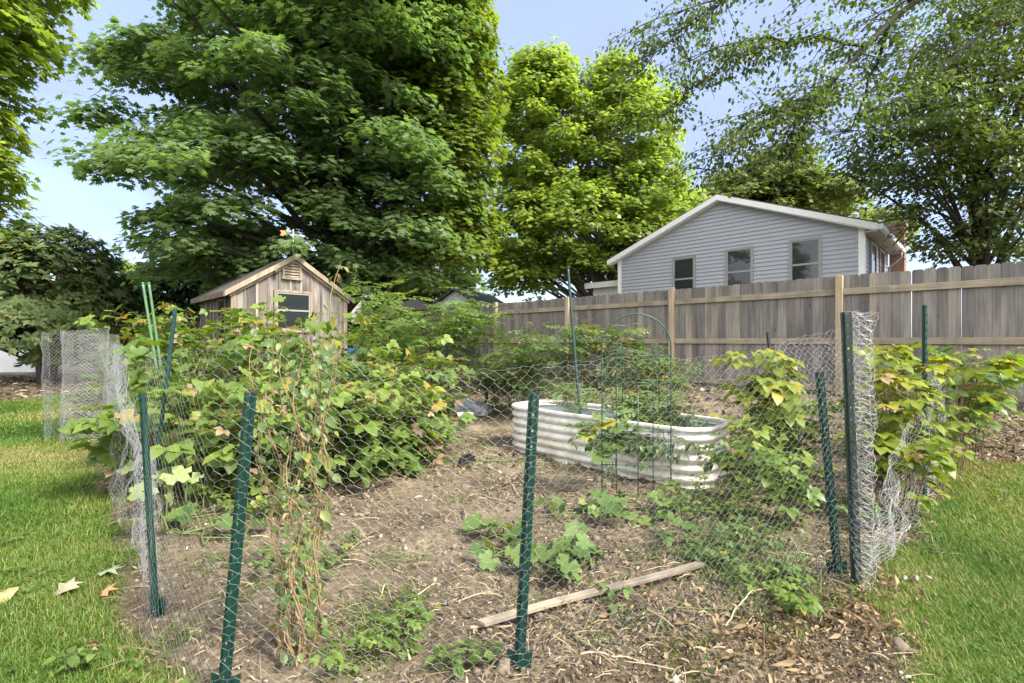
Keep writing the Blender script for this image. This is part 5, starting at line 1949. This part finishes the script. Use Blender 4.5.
def bean_vine():
    rng = np.random.default_rng(61)
    base = at(297, 672)
    root = empty('bean_vine', base)
    tag(root, 'dying brown and green bean vine climbing the front wire', 'vine')
    mb = MB()
    P, nrm_, tips, kinds = [], [], [], []
    strands = [(285, 668, 262, 320, .0), (292, 675, 300, 322, .03), (300, 670, 318, 300, .05), (306, 672, 338, 262, .08), (298, 676, 284, 340, .0), (310, 660, 322, 330, .12), (290, 660, 250, 345, .05), (302, 664, 295, 372, .02)]
    for bx, by, tx, ty, dy in strands:
        b = at(bx, by) + [0, dy * .5, 0]
        t = aty(tx, ty, b[1] + dy + .03)
        k = 22
        f = np.linspace(0, 1, k)
        pts = b + (t - b) * f[:, None]
        ph = rng.uniform(0, 6)
        pts[:, 0] += .018 * np.sin(f * 20 + ph) + .03 * (vnoise(f, f * 0 + ph, 4, 3) - .5)
        pts[:, 1] += .018 * np.cos(f * 20 + ph)
        mb.tube(pts - base, np.linspace(.0042, .0014, k), 5, cap=False)
        for q_ in range(2):
            pt2 = pts + np.stack([.011 * np.sin(f * 31 + q_ * 2 + ph), .011 * np.cos(f * 31 + q_ * 2 + ph), f * 0], 1) * smooth(0, .1, f)[:, None]
            mb.tube(pt2[:int(k * .8)] - base, np.linspace(.003, .001, int(k * .8)), 4, cap=False)
        n = 84
        g = rng.uniform(.04, 1, n)
        q = np.stack([np.interp(g, f, pts[:, a]) for a in range(3)], 1)
        thin = ty < 310
        keep = rng.random(n) < (np.where(g > .8, .5, 1.0) if thin else 1)
        q, g = q[keep], g[keep]
        n = len(q)
        o = rand_dirs(n, rng) * [1, 1, .3]
        wide = .010 + .075 * rng.random(n) ** 1.3 * smooth(.35, .8, g) * (0.5 if thin else 1.3)
        P.append(q + o * wide[:, None] - base)
        tips.append(o + [0, 0, -.9])
        nrm_.append(o * .8 + np.array([0, -.5, .5]) + rand_dirs(n, rng) * .6)
        kinds.append(rng.random(n) < (.36 - .14 * g))
    mb.build('stems', M['vine_stem'], root)
    P, tips, nrm_, dry = map(np.concatenate, (P, tips, nrm_, kinds))
    R = frames(tips, nrm_)
    m = len(P)
    s = np.clip(rng.gamma(3.0, .0076, m) + .005, 0, .05)
    scatter('leaves', T_OVATE, P[~dry], R[~dry], np.stack([s, s, s], 1)[~dry], M['lf_bean'], root, np.clip(rng.normal(.5, .28, (~dry).sum()), 0, 1))
    sd = np.stack([s * .4, s * .7, s * 2.0], 1)
    scatter('dead_leaves', T_OVATE, P[dry], R[dry], sd[dry], M['lf_dry'], root)


bean_vine()


# ------------------------------------------------------------------ small things
def board():
    a, b = at(481, 634) + [0, 0, .034], at(704, 573) + [0, 0, .046]
    c = (a + b) / 2
    d = norm(b - a)
    root_mb = MB()
    L = np.linalg.norm(b - a) / 2
    k = 12
    y = np.cross(UP, d)
    rng = random.Random(2)
    # built along local x so the grain follows it
    for i in range(1):
        x0 = -L
        pts = []
        prof = [(x0 + 2 * L * j / k) for j in range(k + 1)]
        b0 = len(root_mb.v)
        for j, x in enumerate(prof):
            w = .0155 + rng.uniform(-.001, .001)
            h = .009
            sag = .004 * math.sin(j * .5)
            for sx, sz in ((-1, -1), (1, -1), (1, 1), (-1, 1)):
                root_mb.v.append((x + (rng.uniform(-.012, .012) if j in (0, k) else 0), sx * w, sz * h + sag))
        for j in range(k):
            for q in range(4):
                p0 = b0 + j * 4 + q
                p1 = b0 + j * 4 + (q + 1) % 4
                root_mb.face((p0, p1, p1 + 4, p0 + 4), .5)
        root_mb.face((b0 + 3, b0 + 2, b0 + 1, b0))
        e = b0 + k * 4
        root_mb.face((e, e + 1, e + 2, e + 3))
    o = root_mb.build('wooden_lath', M['board'], None, .002)
    o.location = c
    o.rotation_euler = (0, -math.asin(d[2]), math.atan2(d[1], d[0]))
    tag(o, 'long thin weathered wooden lath lying across the bare soil', 'lath')


board()
sticks = [
    ('pale crooked dead stem on the bare soil left of centre', [(400, 625), (410, 607), (430, 593), (440, 584)], .006, 'straw_stick'),
    ('short curved root at the front of the bare soil', [(410, 664), (406, 650), (405, 640), (412, 634)], .007, 'straw_stick'),
    ('short straight stick lying near the front, right of the post', [(580, 660), (600, 658), (638, 659)], .006, 'straw_stick'),
    ('green bean stalk bent flat under the right weeds', [(652, 640), (662, 622), (670, 617), (710, 618), (748, 617)], .006, 'stem_green'),
    ('tan curved stem rising over the right weeds', [(725, 634), (738, 615), (750, 600), (766, 594)], .005, 'straw_stick'),
    ('thin grey stem on the soil behind the squash', [(455, 490), (480, 500), (505, 505)], .005, 'stick'),
    ('thin pale stem beside the wooden lath', [(508, 478), (515, 492), (522, 503)], .005, 'straw_stick'),
    ('broken brown bark strip at the end of the lath', [(470, 634), (490, 628), (512, 626)], .011, 'stick'),
    ('thin dead stem crossing the leaning post foot', [(380, 600), (386, 592), (392, 605)], .004, 'straw_stick'),
    ('short twig at the bottom front edge', [(668, 680), (690, 677), (720, 681)], .005, 'stick'),
    ('thin grey twig on the soil near the bean vine', [(250, 640), (275, 628), (300, 630)], .004, 'stick'),
]
for i, (lab, pxs, r, mt) in enumerate(sticks):
    pts = np.array([at(*p) for p in pxs])
    t = np.linspace(0, 1, len(pts))
    f = np.linspace(0, 1, 14)
    pts = np.stack([np.interp(f, t, pts[:, k]) for k in range(3)], 1)
    pts[:, 2] = ground_fine(pts[:, 0], pts[:, 1]) + r * .8 + .02 * np.sin(f * math.pi) * (1 if i in (3, 4) else .2) + .004
    org = pts[0].copy()
    mb = MB()
    rr = np.linspace(r, r * .6, 14) * (1 + .12 * np.sin(np.arange(14) * 2.1))
    mb.tube(pts - org, rr * .62, 6)
    o = mb.build('dry_stick', M[mt])
    o.location = org
    tag(o, lab, 'stick', 'sticks on the soil')


def fallen(label, px, py, size, mat, T=T_MAPLE, rz=0.0, tilt=.2, curl=1.0):
    p = at(px, py)
    p[2] = float(ground_fine(p[0], p[1])) + .024
    tv, tf = T
    v = tv * [size, size, size * curl]
    v[:, 2] += size * .35 * np.sin(v[:, 0] / size * 2.2) * np.cos(v[:, 1] / size * 1.8) - .25 * v[:, 0] ** 2 / size
    me = bpy.data.meshes.new('fallen_leaf')
    me.from_pydata([tuple(q) for q in v], [], [tuple(q) for q in tf])
    me.update()
    o = link_mesh('fallen_leaf', me, mat)
    o.location = p
    o.rotation_euler = (tilt, .15, rz)
    s = o.modifiers.new('thickness', 'SOLIDIFY')
    s.thickness = .0008
    tag(o, label, 'leaf', 'fallen leaves on the lawn')
    return o


fallen('curled tan fallen leaf on the lawn by the picture edge', 14, 600, .085, M['leaf_tan'], rz=1.9, curl=1.2)
fallen('cream fallen leaf with lobed edge on the lawn', 62, 600, .08, M['leaf_cream'], rz=.3, tilt=.35)
fallen('folded brown fallen leaf nearest the soil edge', 99, 602, .06, M['leaf_brown'], rz=-.4, tilt=.6, curl=2.2)
fallen('pale green fallen leaf behind the cream one', 99, 580, .085, M['leaf_pale_green'], rz=-1.0, tilt=.2)

# grey plastic sheet, white pot, black pot, blue chair, pale fungus
def lumps():
    rng = np.random.default_rng(19)
    c = at(470, 413)
    mb = MB()
    nx, ny = 16, 14
    for j in range(ny + 1):
        for i in range(nx + 1):
            u, a = i / nx, math.pi * j / ny
            R = (.155 + .02 * math.sin(u * 9 + a * 3) + .014 * rng.normal()) * (.72 + .28 * math.sin(math.pi * min(max(u, .12), .88)))
            mb.v.append(((u - .5) * .62, -math.cos(a) * R * 1.1, math.sin(a) * R * 1.15 + .005 - .01 * (j in (0, ny))))
    for j in range(ny):
        for i in range(nx):
            p = j * (nx + 1) + i
            mb.face((p, p + 1, p + nx + 2, p + nx + 1), .5, True)
    for i0 in (0, nx):
        ring = [j * (nx + 1) + i0 for j in range(ny + 1)]
        mb.face(ring if i0 == 0 else ring[::-1])
    o = mb.build('plastic_sheet', M['tarp'])
    o.location = c
    o.rotation_euler = (0, 0, -.35)
    tag(o, 'bunched grey plastic sheet lying on the mulch', 'plastic sheet')

    def pot(name, label, p, r, h, mat, rot, cat):
        root = empty(name, p)
        root.rotation_euler = rot
        tag(root, label, cat)
        m = MB()
        k = 18
        prof = [(.72 * r, 0), (r, h), (.93 * r, h), (.66 * r, .012)]
        b0 = 0
        for rr, z in prof:
            m.v += [(rr * math.cos(t), rr * math.sin(t), z) for t in np.arange(k) * 2 * math.pi / k]
        for i in range(3):
            for j in range(k):
                q, q2 = i * k + j, i * k + (j + 1) % k
                m.face((q, q2, q2 + k, q + k), .5, True)
        m.face(list(range(k))[::-1])
        m.face(list(range(3 * k, 4 * k)))
        m.build('body', mat, root)
        m = MB()
        m.tube([(0, 0, h - .018), (0, 0, h + .003)], r * 1.06, k, cap=False)
        m.build('rim', mat, root)
    p = at(466, 421)
    # two white plastic blocks side by side
    for dx, lab in ((-.062, 'white plastic cell pot leaning left before the grey sheet'), (.04, 'white plastic cell pot standing upright before the grey sheet')):
        m = MB()
        w0, w1, h = .032, .046, .085
        for z, w in ((0, w0), (h, w1), (h, w1 * .88), (.01, w0 * .8)):
            m.v += [(-w, -w, z), (w, -w, z), (w, w, z), (-w, w, z)]
        for i in range(3):
            for j in range(4):
                q, q2 = i * 4 + j, i * 4 + (j + 1) % 4
                m.face((q, q2, q2 + 4, q + 4))
        m.face((3, 2, 1, 0))
        m.face((12, 13, 14, 15))
        o = m.build('cell_pot', M['white_plastic'], None, .004)
        o.location = p + [dx, 0, .02]
        o.rotation_euler = (.25, -.15 if dx < 0 else .1, .3 if dx < 0 else -.2)
        tag(o, lab, 'pot', 'white cell pots')
    pot('black_pot', 'flattened black plastic pot on the weedy soil edge', at(463, 466) + [0, 0, .01], .085, .06, M['black_plastic'], (1.35, .1, .9), 'pot')
    # blue chair
    c = gpt(*aty(366, 400, 8.3)[:2])
    root = empty('garden_chair', c, .5)
    tag(root, 'blue plastic garden chair half hidden behind the canes', 'chair')
    m = MB()
    for k in range(5):
        m.box(-.24 + k * .1, -.16 + k * .1, -.22, .24, .40, .425)
    m.build('seat', M['blue_plastic'], root, .006)
    m = MB()
    for k in range(5):
        m.hexa([(-.23 + k * .1, .24, .44), (-.165 + k * .1, .24, .44), (-.165 + k * .1, .262, .44), (-.23 + k * .1, .262, .44),
                (-.23 + k * .1, .36, .86), (-.165 + k * .1, .36, .86), (-.165 + k * .1, .382, .86), (-.23 + k * .1, .382, .86)])
    m.box(-.25, .25, .35, .39, .861, .93)
    m.build('backrest', M['blue_plastic'], root, .006)
    for sx in (-1, 1):
        m = MB()
        m.box(sx * .27 - .03, sx * .27 + .03, -.24, .30, .62, .65)
        m.build('armrest', M['blue_plastic'], root, .006)
        for y in (-.2, .24):
            m = MB()
            m.box(sx * .27 - .022, sx * .27 + .022, y - .022, y + .022, 0, .618)
            m.build('leg', M['blue_plastic'], root, .006)
    # pale fungus / bread-like scraps on the grass edge
    for i, (px, py, s, lab) in enumerate(((905, 585, .014, 'pale round scrap nearest the rolled wire'), (916, 586, .02, 'long pale scrap in the middle of the three'), (928, 584, .016, 'pale scrap farthest onto the lawn'))):
        p = at(px, py)
        m = MB()
        R = frames(rand_dirs(1, rng), rand_dirs(1, rng))[0]
        vs = (_oc * [1.3, 1, .7]) @ R.T * s
        m.v = [tuple(v) for v in vs]
        for q in T_CLOD[1]:
            m.face(q, .5, True)
        o = m.build('pale_scrap', M['white_stone'])
        sb = o.modifiers.new('smooth', 'SUBSURF')
        sb.levels = sb.render_levels = 2
        o.location = p + [0, 0, .03]
        tag(o, lab, 'scrap', 'pale scraps on the lawn edge')


lumps()

# ------------------------------------------------------------------ light, sky, camera
SUN_EL, SUN_AZ = 48.0, 122.0            # azimuth measured to the right of the view direction


def build_world():
    w = bpy.data.worlds.new('World')
    SC.world = w
    w.use_nodes = True
    nt = w.node_tree
    nt.nodes.clear()
    L = nt.links.new
    out = nt.nodes.new('ShaderNodeOutputWorld')
    bg = nt.nodes.new('ShaderNodeBackground')
    sky = nt.nodes.new('ShaderNodeTexSky')
    sky.sky_type = 'NISHITA'
    sky.sun_disc = False
    sky.sun_elevation = math.radians(SUN_EL)
    sky.sun_rotation = math.radians(SUN_AZ)
    sky.air_density = 1.0
    sky.dust_density = .7
    sky.ozone_density = 3.6
    # thin cloud veils
    tc = nt.nodes.new('ShaderNodeTexCoord')
    mp = nd(nt, 'ShaderNodeMapping')
    mp.inputs['Scale'].default_value = (1.3, 1.3, 3.6)
    L(tc.outputs['Generated'], mp.inputs['Vector'])
    nz = nd(nt, 'ShaderNodeTexNoise', in_Scale=2.1, in_Detail=7.0, in_Roughness=.58)
    L(mp.outputs[0], nz.inputs['Vector'])
    r = ramp(nt, [(.42, (0, 0, 0)), (.68, (1, 1, 1))])
    L(nz.outputs['Fac'], r.inputs['Fac'])
    mu = nd(nt, 'ShaderNodeMath', operation='MULTIPLY')
    L(r.outputs['Color'], mu.inputs[0])
    mu.inputs[1].default_value = .2
    ad = nd(nt, 'ShaderNodeMath', operation='ADD')
    L(mu.outputs[0], ad.inputs[0])
    ad.inputs[1].default_value = .72
    mx = nd(nt, 'ShaderNodeMix', data_type='RGBA')
    L(ad.outputs[0], mx.inputs['Factor'])
    tn = nd(nt, 'ShaderNodeMix', data_type='RGBA', blend_type='MULTIPLY')
    tn.inputs['Factor'].default_value = 1
    L(sky.outputs[0], tn.inputs[6])
    tn.inputs[7].default_value = (1.03, .97, .97, 1)
    L(tn.outputs[2], mx.inputs[6])
    mx.inputs[7].default_value = (.82, .93, 1.42, 1)
    # unseen bright cloud bank, added behind the camera to fill the shadows
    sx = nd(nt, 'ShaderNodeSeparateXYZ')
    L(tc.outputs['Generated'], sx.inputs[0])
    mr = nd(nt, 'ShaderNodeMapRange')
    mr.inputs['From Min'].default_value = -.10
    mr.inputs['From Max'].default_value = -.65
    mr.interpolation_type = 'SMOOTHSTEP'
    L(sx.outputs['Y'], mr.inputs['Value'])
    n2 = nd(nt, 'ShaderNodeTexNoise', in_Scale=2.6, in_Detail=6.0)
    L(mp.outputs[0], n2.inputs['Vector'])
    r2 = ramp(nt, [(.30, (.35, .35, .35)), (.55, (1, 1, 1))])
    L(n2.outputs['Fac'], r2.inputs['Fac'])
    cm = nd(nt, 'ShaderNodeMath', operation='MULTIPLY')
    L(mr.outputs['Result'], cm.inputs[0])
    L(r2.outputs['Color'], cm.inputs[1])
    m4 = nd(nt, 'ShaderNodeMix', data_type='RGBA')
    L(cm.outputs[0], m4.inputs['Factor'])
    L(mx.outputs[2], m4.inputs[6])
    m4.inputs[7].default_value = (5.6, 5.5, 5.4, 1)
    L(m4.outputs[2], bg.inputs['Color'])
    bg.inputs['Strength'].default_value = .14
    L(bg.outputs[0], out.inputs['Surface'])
    sd = bpy.data.lights.new('sun', 'SUN')
    sd.energy = 2.1
    sd.angle = math.radians(18)
    sd.color = (1, .93, .80)
    so = bpy.data.objects.new('sun', sd)
    COL.objects.link(so)
    el, az = math.radians(SUN_EL), math.radians(SUN_AZ)
    d = np.array([math.sin(az) * math.cos(el), math.cos(az) * math.cos(el), math.sin(el)])
    from mathutils import Vector
    so.rotation_euler = Vector((-d[0], -d[1], -d[2])).to_track_quat('-Z', 'Y').to_euler()
    so.location = (10, 20, 30)


build_world()
cam = bpy.data.cameras.new('camera')
cam.sensor_width = 36
cam.lens = F / 1024 * 36
cam.clip_end = 1500
cam.clip_start = .05
co = bpy.data.objects.new('camera', cam)
co.location = (0, 0, CAMH)
co.rotation_euler = (math.pi / 2, 0, 0)
COL.objects.link(co)
SC.camera = co
SC.view_settings.view_transform = 'Standard'
SC.view_settings.look = 'None'
SC.view_settings.exposure = 2.26
SC.view_settings.gamma = 1
SC.cycles.max_bounces = 8
SC.cycles.transmission_bounces = 6
SC.cycles.diffuse_bounces = 4
SC.cycles.use_denoising = True
